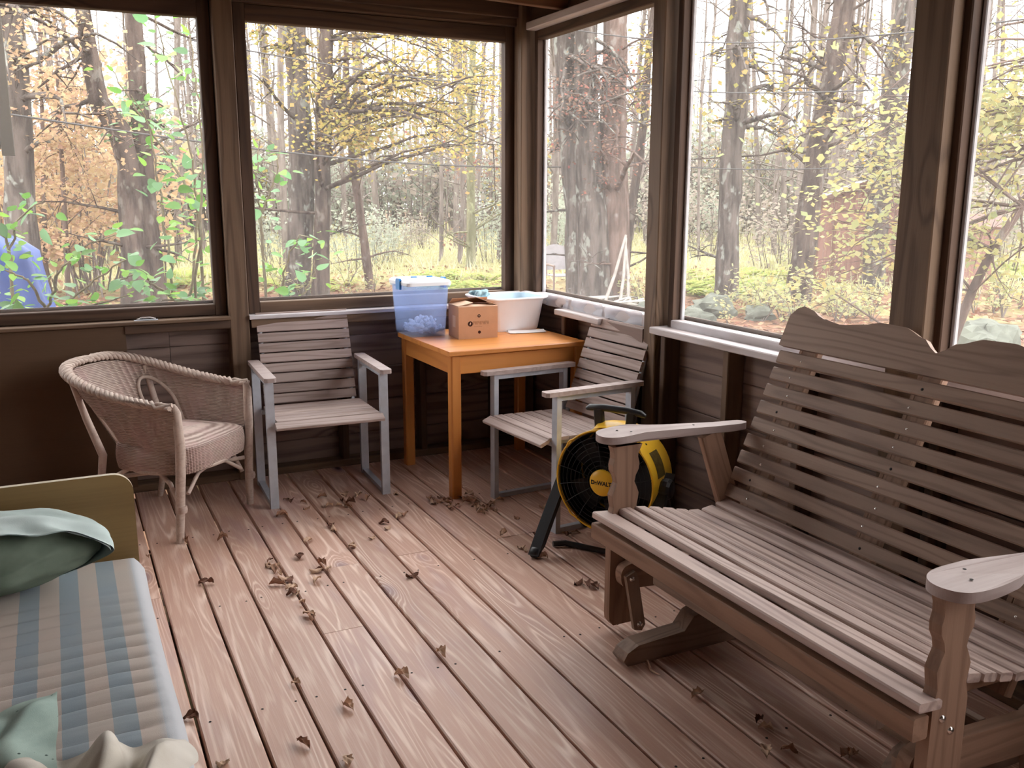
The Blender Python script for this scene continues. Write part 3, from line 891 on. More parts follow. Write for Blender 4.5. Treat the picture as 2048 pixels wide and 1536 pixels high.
# ---- cardboard box
CARD = plain('brown_cardboard', lin(196,150,118), .8, 0, .15, .1, 8)
CARDIN = plain('pale_cardboard_edge', lin(216,182,156), .8, 0, .15, .08, 10)
INK = plain('dark_brown_ink', lin(58,34,28), .7, 0, .1)
INKF = plain('faded_brown_ink', lin(142,108,84), .7, 0, .1)
cb = thing('cardboard_box', 'small brown cardboard carton with half-open flaps beside the clear bin', 'box', (1.94, 4.428, TZ), R(-5))
BX, BYd, BZ = .107, .088, .165
t_ = .003
mb = MB()
for s in (-1, 1):
    mb.box((s*(BX-t_/2), 0, BZ/2), (t_, 2*BYd, BZ)); mb.box((0, s*(BYd-t_/2), BZ/2), (2*BX-2*t_, t_, BZ))
mb.box((0, 0, t_/2), (2*BX-2*t_, 2*BYd-2*t_, t_))
body = mb.build('carton', CARD, cb)
def flap(p0, p1, inward, ang, ln, mat=CARDIN):
    p0, p1, n_ = Vector(p0), Vector(p1), Vector(inward)
    d = n_*math.cos(ang)*ln+Vector((0,0,1))*math.sin(ang)*ln
    a = (p1-p0)*.04
    up_ = Vector((0,0,.0028))
    q_ = [p0, p1, p1+d-a, p0+d+a]
    m_ = MB(); m_.add(q_+[v+up_ for v in q_], [(0,1,2,3),(7,6,5,4),(0,4,5,1),(1,5,6,2),(2,6,7,3),(3,7,4,0)])
    m_.build('flap', mat, cb)
e_ = .0006
flap((-BX, -BYd, BZ+e_), (BX, -BYd, BZ+e_), (0,1,0), R(4), .055)
flap((-BX, BYd, BZ+e_), (-BX, -BYd+.01, BZ+.004), (1,0,0), R(10), .085)
flap((BX, -BYd+.01, BZ+.004), (BX, BYd, BZ+.004), (-1,0,0), R(22), .075)
flap((BX, BYd, BZ+e_), (-BX, BYd, BZ+e_), (0,-1,0), R(38), .05, CARD)
def disc(par, x, z, r, mat, ring=False):
    m_ = MB(); m_.lathe([(r, 0), (r, .0006)], 18, lambda a, b, h: (a, -h, b)); return m_.build('printed_mark', mat, par, (x, -BYd-.0002, z))
d1 = disc(cb, -.044, .078, .0135, INK)
mb = MB(); mb.prism([(-.003,-.008),(.001,-.004),(.004,.002),(.002,.009),(-.002,.004),(-.0035,-.002)], 0, .0004, lambda a, b, h: (a, -h, b)); mb.build('printed_leaf', CARDIN, d1, (0, -.0007, 0))
disc(cb, .004, .118, .0085, INK); disc(cb, .006, .033, .008, INK)
mb = MB(); mb.prism([(-.002,-.003),(.003,-.001),(.001,.004),(-.003,.002)], 0, .0004, lambda a, b, h: (a, -h, b)); mb.build('printed_mark', CARDIN, cb, (.004, -BYd-.001, .118))
def text_mesh(body_, size, mat, name, par, loc, rot, depth=.0006, bold=0, sx=1):
    cu = bpy.data.curves.new(name, 'FONT'); cu.body = body_; cu.size = size; cu.extrude = depth/2; cu.offset = bold
    cu.align_x = 'CENTER'; cu.align_y = 'CENTER'
    ob = bpy.data.objects.new(name, cu); COL.objects.link(ob)
    bpy.context.view_layer.update()
    me = bpy.data.meshes.new_from_object(ob.evaluated_get(bpy.context.evaluated_depsgraph_get()))
    bpy.data.objects.remove(ob); bpy.data.curves.remove(cu)
    me.materials.clear(); me.materials.append(mat)
    o = link(name, me, par, loc, rot); o.scale = (sx, 1, 1)
    return o
# faint lettering too worn to read: separate strokes like a row of block letters over a thin line of print
random.seed(3)
mb = MB(); x = -.026
for i in range(8):
    wdt = random.choice([.0065, .0075, .006]); h0 = .018
    mb.box((x, 0, 0), (.0016, .0006, h0))
    if i % 2 == 0: mb.box((x+wdt*.45, 0, h0/2-.001), (wdt*.8, .0006, .0016)); mb.box((x+wdt*.8, 0, h0*.2), (.0016, .0006, h0*.5))
    else: mb.box((x+wdt*.4, 0, 0), (wdt*.7, .0006, .0016)); mb.box((x+wdt*.8, 0, 0), (.0016, .0006, h0))
    x += wdt+.0044
mb.build('faded_lettering', INKF, cb, (.0, -BYd-.0003, .082))
mb = MB(); mb.box((0,0,0), (.046,.0005,.0014)); mb.build('faded_line', INKF, cb, (-.002, -BYd-.0003, .062))
mb = MB(); mb.box((0,0,0), (.0006,.05,.06)); mb.build('paper_label', CARDIN, cb, (-BX-.0004, -.01, .085))
# ---- white wash tub
TUBM = plain('white_tub_plastic', lin(232,228,230), .4, 0, .4, .06, 5)
TUBIN = plain('pale_blue_tub_lining', lin(196,216,228), .45, 0, .4, .05, 5)
tu = thing('wash_tub', 'white plastic wash tub with wavy rim in the table corner', 'tub', (2.228, 4.618, TZ), R(3))
mb = MB()
def wrim(hx, hy, r, z, wv=0):
    return [(a, b, z+wv*math.cos(2*math.atan2(b, a))) for a, b in rrect(hx, hy, r, 6)]
loft(mb, [wrim(.148,.118,.05,0), wrim(.153,.123,.05,.012), wrim(.176,.146,.055,.165,.004), wrim(.194,.164,.06,.176,.006), wrim(.198,.168,.06,.182,.006), wrim(.194,.164,.06,.188,.006), wrim(.172,.142,.055,.181,.005)], True, True)
mb.build('tub_shell', TUBM, tu)
mb = MB(); loft(mb, [wrim(.142,.112,.05,.012), wrim(.172,.142,.055,.181,.005)], True, True); mb.build('tub_lining', TUBIN, tu)
rg_ = thing('rag', 'crumpled blue-green patterned rag draped over the wash tub rim', 'cloth', (2.085, 4.655, TZ+.18))
RAGM = fabric('blue_green_rag', lin(170,196,200), lin(96,128,140), 30, lin(60,88,104))
mb = MB()
def rf(u, v):
    a = u*2*PI; la = (v-.5)*PI
    n_ = noise.noise(Vector((math.cos(a)*2, math.sin(a)*2, v*3)))
    r_ = .048*math.cos(la)*(1+.45*n_)
    return (r_*math.cos(a)*1.1, r_*math.sin(a)*1.2, .016+.020*math.sin(la)+.014*n_*math.cos(la))
mb.grid(rf, 40, 16, cu=True); mb.build('rag_cloth', RAGM, rg_)
# ---- paper
PAPER = plain('white_paper', lin(238,236,236), .7, 0, .2, .04, 6)
pa = thing('paper_sheet', 'white folded sheet of paper on the table before the wash tub', 'paper', (2.265, 4.435, TZ), R(-8))
mb = MB()
def pf(u, v, dz=0):
    x, y = -.105+.21*u, -.045+.09*v
    return (x+.015*(v-.5), y, .0012+.008*abs(u-.5)**2+.006*max(0, v-.6)+dz)
mb.grid(lambda u, v: pf(u, v, .0012), 10, 6); mb.grid(lambda u, v: pf(u, v), 10, 6, flip=True)
mb.build('upper_leaf', PAPER, pa)
mb = MB(); mb.box((-.01, .004, .0008), (.20, .08, .001)); mb.build('lower_leaf', PAPER, pa)

# ================================================================== DRUM FAN
fan = thing('drum_fan', 'yellow and black drum fan on folding stand beside the glider', 'fan', (1.93, 3.075, 0), R(-57))
FZ, FR = .325, .214
ax = lambda a, b, h: (a, h, b+FZ)         # axis along local Y
mb = MB()
mb.lathe([(FR-.004,.0),(FR-.001,-.003),(FR+.003,.004),(FR,.014),(FR,.205),(FR-.012,.22),(FR-.03,.222),(FR-.03,.216),(FR-.004,.20),(FR-.004,.014),(FR-.006,.0)], 48, ax, True, False)
mb.build('drum', YELP, fan)
mb = MB(); mb.lathe([(FR-.0055,.006),(FR-.0065,.012),(FR-.0065,.199)], 48, ax, True, False); mb.build('drum_lining', BLACKP, fan)
mb = MB(); mb.tube([((FR+.001)*(1+(.022 if k % 24 in (3, 4) else 0))*math.cos(2*PI*k/96+.6), -.004, (FR+.001)*(1+(.022 if k % 24 in (3, 4) else 0))*math.sin(2*PI*k/96+.6)+FZ) for k in range(97)], .004, 8, False)
mb.build('front_rim', YELP, fan)
mb = MB()
for k in range(8): 
    r_ = .07+k*.0195
    mb.tube([(r_*math.cos(2*PI*i/40), -.016+.010*(r_/FR)**2, FZ+r_*math.sin(2*PI*i/40)) for i in range(41)], .0013, 4, False)
for k in range(16):
    a = 2*PI*k/16+.1
    mb.tube([(.05*math.cos(a), -.018, FZ+.05*math.sin(a)), (.15*math.cos(a+.06), -.014, FZ+.15*math.sin(a+.06)), ((FR-.002)*math.cos(a+.1), -.006, FZ+(FR-.002)*math.sin(a+.1))], .0015, 4, False)
stuff(mb.build('front_grille', BLACKW, fan))
mb = MB(); mb.lathe([(FR-.012,.205),(FR-.012,.21)], 32, ax); mb.build('rear_grille', BLACKP, fan)
for k in range(5):
    a0 = 2*PI*k/5
    mb = MB()
    mb.grid(lambda u, v: ((.045+.145*u)*math.cos(a0+(v-.5)*(1.1-.3*u)), .08+.05*(v-.5)*(1.2-.5*u), FZ+(.045+.145*u)*math.sin(a0+(v-.5)*(1.1-.3*u))), 6, 6)
    mb.grid(lambda u, v: ((.045+.145*u)*math.cos(a0+(v-.5)*(1.1-.3*u)), .083+.05*(v-.5)*(1.2-.5*u), FZ+(.045+.145*u)*math.sin(a0+(v-.5)*(1.1-.3*u))), 6, 6, flip=True)
    mb.build('blade', BLACKP, fan)
mb = MB(); mb.lathe([(.05,.05),(.055,.12),(.06,.2)], 20, ax); mb.build('motor', BLACKP, fan)
mb = MB(); mb.lathe([(.055,-.012),(.056,-.022),(.052,-.028),(.02,-.031)], 32, ax); hub = mb.build('hub_cap', YELP, fan)
text_mesh('DeWALT', .0245, DARKM, 'logo_lettering', hub, (0, -.0312, FZ), (PI/2, 0, 0), .001, .0007, .94)
# handle and its yellow saddle
mb = MB(); mb.grid(lambda u, v: ((FR+.008+.012*math.sin(v*PI))*math.cos(PI/2+(u-.5)*.62), .03+.14*v, FZ+(FR+.006+.014*math.sin(v*PI))*math.sin(PI/2+(u-.5)*.62)), 10, 6); mb.build('handle_saddle', YELP, fan)
mb = MB(); mb.tube([(-.13,.09,.600),(-.115,.09,.607),(-.05,.09,.612),(.05,.09,.612),(.115,.09,.606),(.135,.09,.598)], [.008,.014,.015,.015,.014,.008], 10); mb.build('handle_grip', BLACKP, fan)
for s in (-1, 1):
    plank('handle_strut', (s*.068, .09, .53), (s*.075, .09, .605), .04, .03, BLACKP, fan, (0,1,0), .006)
# rating plate on the drum side
mb = MB(); mb.grid(lambda u, v: ((FR+.0008)*math.cos(R(8)+R(30)*u), .055+.075*v, FZ+(FR+.0008)*math.sin(R(8)+R(30)*u)), 8, 2, flip=True)
PLATE = plain('olive_label_print', lin(96,80,36), .4, 0, .5, .6, 60); mb.build('rating_label', PLATE, fan)
mb = MB(); mb.lathe([(.005,0),(.005,.001)], 10); mb.build('rivet', DARKM, fan, ((FR)*math.cos(R(48)), .085, FZ+FR*math.sin(R(48))), (0, R(42), 0))
for s in (-1, 1):
    mb = MB(); mb.lathe([(.040,0),(.044,.01),(.044,.03),(.036,.042),(.012,.044)], 12, lambda a, b, h: (s*(FR-.001+h), a+.10, b+FZ-.02), False); mb.build('tilt_knob', BLACKP, fan)
    # stand: arm from the pivot down to a foot ahead, plus a rear brace
    p = (s*(FR+.024), .10, FZ-.01)
    mb = MB()
    rows = []
    for k in range(9):
        u = k/8
        c = Vector((s*(FR+.016), .11-.27*u, (FZ+.015)*(1-u)+.022*u)); hw = .034+.012*math.sin(u*PI)
        d = Vector((0, .79, .61)) if True else None
        rows.append([(c.x-s*.026, c.y-hw*.77, c.z-hw*.62*(1-u*.9)), (c.x+s*.022, c.y-hw*.77, c.z-hw*.62*(1-u*.9)), (c.x+s*.022, c.y+hw*.9, c.z+hw*.62), (c.x-s*.026, c.y+hw*.9, c.z+hw*.62)])
    n = 4; vs = [q_ for r_ in rows for q_ in r_]
    mb.add(vs, [(i*n+k, i*n+(k+1) % n, (i+1)*n+(k+1) % n, (i+1)*n+k) for i in range(8) for k in range(n)]+[(3,2,1,0),(32,33,34,35)])
    lg = mb.build('stand_leg', BLACKP, fan)
    mb = MB(); mb.lathe([(.021,-.017),(.024,-.012),(.024,.012),(.021,.017)], 14, lambda a, b, h: (s*(FR+.016)+h, -.16+a, .0245+b)); mb.build('foot', BLACKP, lg)
    mb = MB(); mb.tube([(s*(FR+.016), .10, FZ-.03), (s*(FR+.01), .22, .06), (s*(FR-.01), .26, .013)], .012, 8); mb.build('rear_brace', BLACKP, fan)
mb = MB(); mb.tube([(-FR-.01, -.02, .016), (-FR+.03, .02, .015), (FR-.03, .02, .015), (FR+.01, -.02, .016)], .013, 8); mb.build('cross_tube', BLACKP, fan)

# ================================================================== DRY LEAVES ON THE DECK
DRY = [plain('dry_leaf_%s' % n_, c_, .7, 0, .2, .35, 40) for n_, c_ in (('tan', lin(214,180,154)), ('brown', lin(176,134,110)), ('dark', lin(124,86,70)))]
random.seed(21)
leafproto = []
for k in range(8):
    mb = MB(); cu = random.uniform(.5, 1.6); tw = random.uniform(-.5, .5); ph = random.random()*6
    def lf(u, v):
        s = u*2-1; wv = max(0, math.sin(min(1, v*1.04)*PI))**.55*(1+.25*math.sin(v*19+ph)*abs(s))
        x = s*.019*wv; y = (v-.5)*.052
        z = .004+abs(s)**1.8*.010*cu*wv+.007*math.sin(v*PI+tw)+.012*tw*s*v+.004*math.sin(v*9+s*4+ph)+.007*noise.noise(Vector((s*1.6+ph, v*3, k)))
        return (x*(1-.25*cu*abs(s)), y, z)
    mb.grid(lf, 7, 9); mb.grid(lambda u, v: tuple(Vector(lf(u, v))+Vector((0,0,.0007))), 7, 9, flip=True)
    zmin = min(v[2] for v in mb.v); mb.v = [(a, b, c-zmin) for a, b, c in mb.v]
    leafproto.append([mb.mesh('dry_leaf', m_) for m_ in DRY])
G = lambda x, y: (280+x/2.111, 960+y/2.111)
H = lambda x, y: (1180+x/2.359, 1000+y/2.359)
LEAVES = {
 'curled tan leaf in the line along the middle plank gap': [G(*p) for p in ((545,355),(560,370),(575,385),(590,405),(610,420),(630,430),(580,445),(640,460),(655,480),(640,485),(550,345),(685,525),(715,575),(727,592))],
 'pale dry leaf in the small pile amid the open deck': [G(*p) for p in ((755,385),(770,365),(795,380),(750,430),(742,392))],
 'dry brown leaf in the drift under the front of the slatted armchair': [G(*p) for p in ((620,85),(690,100),(705,122),(600,155),(770,75),(800,115),(860,70),(890,100),(920,70),(960,85),(840,110),(930,60),(880,115),(850,95),(1085,60),(640,95))],
 'dry brown leaf in the heap around the pine table front leg': [G(*p) for p in ((1220,85),(1240,100),(1270,80),(1290,105),(1310,120),(1340,110),(1350,75),(1380,100),(1400,80),(1420,95),(1430,125),(1450,115),(1440,145),(1470,120),(1490,95),(1500,130),(1520,90),(1390,70),(1260,95),(1300,90),(1370,85),(1455,135),(1480,108),(1235,78),(1415,112))],
 'lone dry leaf on the deck between armchair and fan': [G(*p) for p in ((805,200),(815,212),(1030,185),(1045,208),(1110,150),(1095,158),(895,285),(980,250),(710,260),(1590,165),(1535,235),(1150,410))],
 'dry leaf beside the black foot of the drum fan': [G(*p) for p in ((1610,290),(1625,300),(1670,240),(1700,335),(1810,235),(1840,225),(1700,120))],
 'dark leaf fragment on the deck before glider front post': [G(*p) for p in ((1890,450),(1920,455),(1850,440))],
 'crumpled dry leaf on the bare foreground planks': [G(*p) for p in ((1105,835),(880,965),(880,1195),(660,865),(690,1125),(1275,740),(670,330))],
 'dry leaf caught between the daybed and the wicker chair': [G(*p) for p in ((350,255),(350,1200),(215,1010),(35,330),(280,440),(190,264))],
 'dry leaf lying in the shade under the glider bench': [H(*p) for p in ((505,925),(800,1050),(830,1085),(830,1200),(940,1190),(1210,1205),(200,525),(1240,1215))],
}
ORD = 'first second third fourth fifth sixth seventh eighth ninth tenth eleventh twelfth thirteenth fourteenth'.split()
for lab, pts in LEAVES.items():
    heap = 'heap' in lab or 'drift' in lab
    pts = sorted(pts, key=(lambda q_: q_[1]) if 'line' in lab else (lambda q_: q_[0]))
    for i_, (px, py) in enumerate(pts):
        full = lab if heap else lab+', '+('leftmost' if i_ == 0 and 'line' not in lab else 'rightmost' if i_ == len(pts)-1 and 'line' not in lab else ORD[i_]+(' from its far end' if 'line' in lab else ' from left'))
        p = on_z(px, py, 0)
        me = random.choice(leafproto)[random.choice((0,0,0,1,1,2))] if 'dark' not in lab else random.choice(leafproto)[2]
        o = link('dry_leaf', me, None, (p.x, p.y, .0004), (random.uniform(-.12,.12), random.uniform(-.12,.12), random.uniform(0, 6.3)))
        s = random.uniform(.65, 1.15); o.scale = (s, s*random.uniform(.8,1.15), s*random.uniform(.7,1.1))
        if random.random() < .25: o.rotation_euler[0] += PI; o.location.z = .022*s
        tag(o, full, 'leaf', lab.replace('leaf', 'leaves', 1))
tw = thing('twig', 'thin bent dry twig on the deck beside the glider runner', 'twig', tuple(on_z(1290, 1335, 0)))
a = [on_z(*p, .006)-on_z(1290, 1335, 0) for p in ((1252,1308),(1275,1315),(1296,1322),(1302,1340),(1320,1350))]
MB().tube(a, [.003,.004,.004,.005,.002], 6).build('stem', DRY[0], tw)
# ================================================================== OUTDOORS
GZ = -.5
random.seed(77)
def gh(x, y):
    d = math.hypot(x-1, y-3)
    return GZ+.10*noise.noise(Vector((x*.16, y*.16, 1)))*min(1, d/10)+.05*noise.noise(Vector((x*.6, y*.6, 4)))*min(1, d/10)
def ground_mat():
    m, nt, b = new_mat('leaf_litter_and_grass'); q = NT(nt)
    tc = q.n('TexCoord'); v = tc.outputs['Object']
    vo = q.n('TexVoronoi'); q.l(v, vo.inputs['Vector']); vo.inputs['Scale'].default_value = 9
    sp = q.n('SeparateColor'); q.l(vo.outputs['Color'], sp.inputs[0])
    lit = q.ramp(sp.outputs[0], [(0, lin(92,70,56)), (.3, lin(150,108,84)), (.55, lin(176,128,98)), (.75, lin(190,150,112)), (1, lin(120,86,64))])
    gr = q.ramp(q.noise(v, 2.2, 4, .65), [(.25, lin(150,150,84)), (.5, lin(196,188,124)), (.75, lin(216,204,150))])
    xy = q.n('SeparateXYZ'); q.l(v, xy.inputs[0])
    dist = q.math('ADD', q.math('MULTIPLY', xy.outputs[0], .35), q.math('MULTIPLY', xy.outputs[1], .9))
    f = q.sstep(q.math('ADD', dist, q.math('MULTIPLY', q.noise(v, .35, 3), 12)), 23, 28)
    f2 = q.sstep(dist, 62, 74, 1, 0)
    f = q.math('MULTIPLY', f, f2)
    pat = q.sstep(q.noise(v, .45, 3), .5, .62, 0, .8)
    f = q.math('MAXIMUM', f, pat)
    hs_ = q.n('HueSaturation'); hs_.inputs['Value'].default_value = .42; hs_.inputs['Saturation'].default_value = .9; q.l(q.mix(f, lit, gr), hs_.inputs['Color']); q.l(hs_.outputs[0], b.inputs['Base Color']); b.inputs['Roughness'].default_value = .95; b.inputs['Specular IOR Level'].default_value = .05
    return m
mb = MB()
N_ = 90
def gfn(u, v):
    x = -45+150*u; y = -35+145*v
    return (x, y, gh(x, y))
mb.grid(gfn, 110, 110)
g = mb.build('ground', ground_mat()); g['kind'] = 'structure'

BARK = {}
def bark(name, c1, c2, lichen, amt):
    m, nt, b = new_mat(name); q = NT(nt)
    tc = q.n('TexCoord'); v = tc.outputs['Object']
    n1 = q.noise(q.vmul(v, (7, 7, 1.3)), 1, 5, .65)
    c = q.mix(q.sstep(n1, .35, .65), c1, c2)
    l_ = q.sstep(q.noise(q.vmul(v, (5, 5, 3.2)), 1, 4, .6), .56, .66, 0, amt)
    c = q.mix(l_, c, lichen)
    q.l(c, b.inputs['Base Color']); b.inputs['Roughness'].default_value = .95; b.inputs['Specular IOR Level'].default_value = .05
    q.bump(n1, .8, .05, b)
    return m
BK1 = bark('grey_brown_bark', lin(58,53,49), lin(96,88,83), lin(140,144,136), .6)
BK2 = bark('dark_bark', lin(54,47,43), lin(88,77,71), lin(130,128,120), .35)
BK3 = bark('reddish_bark', lin(76,64,58), lin(108,92,85), lin(140,136,130), .4)
BK4 = bark('mossy_bark', lin(92,92,70), lin(122,118,96), lin(150,156,120), .6)
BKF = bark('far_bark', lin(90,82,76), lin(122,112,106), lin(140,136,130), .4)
L_YEL = leafy('yellow_green_leaves', [lin(196,182,60), lin(222,190,72), lin(170,172,70), lin(226,172,84), lin(186,190,96)])
L_ORG = leafy('orange_leaves', [lin(232,180,130), lin(240,206,140), lin(214,160,126), lin(240,214,150), lin(226,176,140)], .55)
L_RED = leafy('dull_red_leaves', [lin(176,128,108), lin(190,148,120), lin(150,110,92), lin(196,110,96), lin(180,160,120)])
L_GRN = leafy('fresh_green_leaves', [lin(120,168,84), lin(150,186,110), lin(110,160,100), lin(168,196,150)], .5)
L_FERN = leafy('bright_fern', [lin(214,232,90), lin(236,236,100), lin(190,232,100), lin(240,230,130)], .5)
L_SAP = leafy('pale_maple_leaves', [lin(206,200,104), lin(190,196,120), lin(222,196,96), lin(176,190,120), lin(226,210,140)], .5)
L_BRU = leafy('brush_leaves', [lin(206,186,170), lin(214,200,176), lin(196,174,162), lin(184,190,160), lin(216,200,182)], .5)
L_LIT = leafy('fallen_leaves', [lin(176,120,90), lin(150,98,74), lin(196,150,108), lin(208,164,120), lin(160,110,96)], .2)

def leaf(mb, p, d, size, nrm=None):
    d = d.normalized()
    n_ = nrm or Vector((random.gauss(0,.5), random.gauss(0,.5), 1)).normalized()
    s = d.cross(n_)
    if s.length < 1e-3: s = Vector((1,0,0))
    s.normalize()
    w_ = size*.42
    mb.add([p, p+d*size*.45+s*w_, p+d*size, p+d*size*.45-s*w_], [(0,1,2,3)])
def spray(mbb, mbl, a, b, nleaf, size, r0=.02, spread=.25, droop=.1, twigs=4):
    """a bough from a to b with side twigs and leaves along its outer part"""
    a, b = Vector(a), Vector(b); L = (b-a).length
    j = Vector((random.gauss(0,1), random.gauss(0,1), random.gauss(0,.6)))*L*.07
    pts = []
    for k in range(7):
        u = k/6
        pts.append(a.lerp(b, u)+j*math.sin(u*PI)+Vector((0,0,L*droop))*math.sin(u*PI)+Vector((noise.noise(a*3+Vector((u*5,0,0))), noise.noise(a*3+Vector((0,u*5,0))), noise.noise(a*3+Vector((0,0,u*5)))))*L*.03)
    mbb.tube(pts, [r0*(1-.85*k/6) for k in range(7)], 4, False)
    ends = []
    for k in range(twigs):
        u = random.uniform(.3, .98); i = min(5, int(u*6)); p = pts[i].lerp(pts[i+1], u*6-i)
        d = (b-a).normalized(); s = Vector((random.gauss(0,1), random.gauss(0,1), random.gauss(0,.45))).normalized()
        e = p+(d*.6+s).normalized()*L*random.uniform(.12,.32)
        mbb.tube([p, p.lerp(e,.5)+Vector((0,0,L*.015)), e], [r0*.4, r0*.28, r0*.12], 3, False)
        ends.append((p, e))
    for k in range(nleaf):
        if ends and random.random() < .75:
            p, e = random.choice(ends); q_ = p.lerp(e, random.uniform(.2, 1.1))
        else:
            u = random.uniform(.35, 1); i = min(5, int(u*6)); q_ = pts[i].lerp(pts[i+1], u*6-i)
        q_ = q_+Vector((random.gauss(0,spread), random.gauss(0,spread), random.gauss(0,spread*.45)))
        leaf(mbl, q_, Vector((random.gauss(0,1), random.gauss(0,1), random.gauss(-.3,.5))), size*random.uniform(.6,1.25))
    return pts
def px_r(p, wpx):
    return wpx*.5*(p-CAM_P).dot(_fw)/FPX
def trunk_path(pp, d):
    """pp: (px, py, width px) from the top down, at distance d (number or per-point)"""
    out = []
    for i, (x, y, w_) in enumerate(pp):
        p = at_d(x, y, d if not hasattr(d, '__len__') else d[i]); out.append((p, px_r(p, w_)))
    return out
def make_tree(name, label, pp, d, bmat, lmat=None, boughs=(), extra_top=5.0, leafsize=.1, seed=0, rough=.22, bare=0, group=None):
    random.seed(seed)
    tp = trunk_path(pp, d)
    base = tp[-1][0]; bz = gh(base.x, base.y)
    t = thing(name, label, 'tree', (base.x, base.y, bz), 0, group)
    o = Vector((base.x, base.y, bz))
    top, rt_ = tp[0]; dirv = (tp[0][0]-tp[1][0]).normalized()
    path = [(top+dirv*extra_top*k/4, rt_*(1-.14*k)) for k in (4,3,2,1)]+tp
    # resample and end in a flared foot under the ground
    fine = []
    for (p0, r0), (p1, r1) in zip(path[:-1], path[1:]):
        nseg = max(1, int((p0-p1).length/.35))
        for k in range(nseg): fine.append((p0.lerp(p1, k/nseg), r0+(r1-r0)*k/nseg))
    lastp, lastr = path[-1]
    fine.append((lastp, lastr)); 
    if lastp.z > bz: fine.append((Vector((lastp.x, lastp.y, bz+.05)), lastr*1.25))
    fine.append((Vector((lastp.x, lastp.y, bz-.25)), lastr*1.5))
    mb = MB(); mb.tube([p-o for p, r in fine], [r for p, r in fine], 14, True, True, 1, rough, seed*3.1)
    mb.build('trunk', bmat, t)
    mbb, mbl = MB(), MB()
    for bo in boughs:
        # (px, py, dd, nleaf[, trunk fraction])
        tgt = at_d(bo[0], bo[1], (d if not hasattr(d, '__len__') else d[-1])+bo[2])
        off = random.uniform(-.5, 1.5)
        best = min(fine, key=lambda q_: abs(q_[0].z-(tgt.z-.15*(q_[0]-tgt).length+off)))
        spray(mbb, mbl, best[0]-o, tgt-o, bo[3], leafsize, max(.012, min(.06, best[1]*.3)), (tgt-best[0]).length*.07+.05)
    for k in range(bare):
        p, r = random.choice(fine[:-3]); a = random.uniform(0, 6.28); L = random.uniform(.8, 2.4)
        spray(mbb, mbl, p-o, p-o+Vector((math.cos(a)*L, math.sin(a)*L, random.uniform(-.2,.7)*L)), 0, .1, min(.03, r*.25), .1, .02, 4)
    if mbb.v: mbb.build('branches', bmat, t)
    if mbl.v: stuff(mbl.build('foliage', lmat, t))
    return t
def scat(x0, x1, y0, y1, n, dd0, dd1, nl, sd):
    rs = random.Random(sd)
    return [(rs.uniform(x0,x1), rs.uniform(y0,y1), rs.uniform(dd0,dd1), nl) for _ in range(n)]

# ---- the named trees
make_tree('lichen_oak', 'thick lichen-spotted tree at the far left edge of left window', [(18,10,50),(30,200,54),(42,420,58),(46,470,60)], 15, BK1, L_ORG, scat(-30,220,60,300,12,-2,2,90,1), 5, .075, 1)
make_tree('forked_tree', 'dark bent tree, left stem of the pair in left window', [(165,15,30),(178,110,34),(198,200,40),(238,260,44),(255,330,44),(264,430,46),(272,560,54)], 15.5, BK2, L_ORG, scat(40,240,90,330,8,-1.5,2,60,2), 4, .07, 2, bare=10)
make_tree('straight_tree', 'dark straight tree, right stem of the pair in left window', [(268,20,30),(276,180,34),(286,300,38),(292,430,44),(302,560,52)], 16, BK2, L_GRN, scat(230,420,40,330,8,-1.5,1,30,3), 4, .09, 3, bare=10)
make_tree('big_oak', 'thickest grey tree with lichen in the middle window', [(588,30,42),(597,200,46),(603,330,48),(601,450,48),(597,600,50)], 18.5, BK1, L_YEL, scat(490,640,80,220,9,-3,2,90,4), 6, .085, 4, bare=6)
make_tree('wavy_oak', 'brown wavy-stemmed tree right beside the thickest middle-window tree', [(654,30,26),(651,130,28),(649,220,36),(645,330,32),(645,430,30),(642,540,33),(640,600,36)], 18, BK2, L_YEL, scat(660,1010,165,300,30,-4,3,190,5)+scat(660,1010,80,170,9,-4,3,100,6), 6, .08, 5, bare=12)
make_tree('leaning_birch', 'slim pale leaning tree in the middle of the middle window', [(692,60,9),(694,200,11),(706,330,14),(716,400,15),(728,480,17),(742,590,20)], 19.5, BK3, L_YEL, scat(690,960,200,340,9,-2,3,110,7), 5, .08, 6, bare=8)
make_tree('mossy_tree', 'straight moss-green tree towards the right of middle window', [(947,70,14),(944,200,15),(942,330,17),(942,430,18),(942,532,20)], 25, BK4, L_YEL, scat(830,1010,100,300,15,-4,4,130,8), 6, .09, 7, bare=14)
for i, (x0, y0, x1, y1, w0, d_, lb) in enumerate(((880,190,883,520,8,27,'thin grey sapling left of the moss-green tree'), (1000,200,998,500,7,29,'thin dark sapling at the right edge of middle window'), (922,300,920,520,9,26,'thin brown sapling just left of the moss-green trunk'))):
    make_tree('slender_sapling', lb, [(x0,y0-150,w0*.7),(x0+3,(y0+y1)/2,w0),(x1,y1,w0*1.2)], d_, BKF, L_RED, scat(x0-60,x0+60,y0,y0+200,5,-2,2,30,20+i), 3, .1, 30+i, bare=10)
make_tree('clump_oak', 'broad scarred tree, leftmost of the three-stemmed clump', [(1128,60,40),(1135,180,44),(1145,300,50),(1158,420,56),(1166,610,68)], 17.3, BK1, L_RED, scat(1085,1290,170,400,16,-3,1,60,9), 6, .06, 10, bare=6)
make_tree('clump_oak', 'middle pale-barked stem of the three-stemmed clump in corner window', [(1172,20,44),(1172,200,50),(1176,330,56),(1184,440,62),(1190,610,76)], 17.0, BK1, L_RED, scat(1085,1290,140,330,8,-4,0,50,10), 6, .06, 11, bare=6)
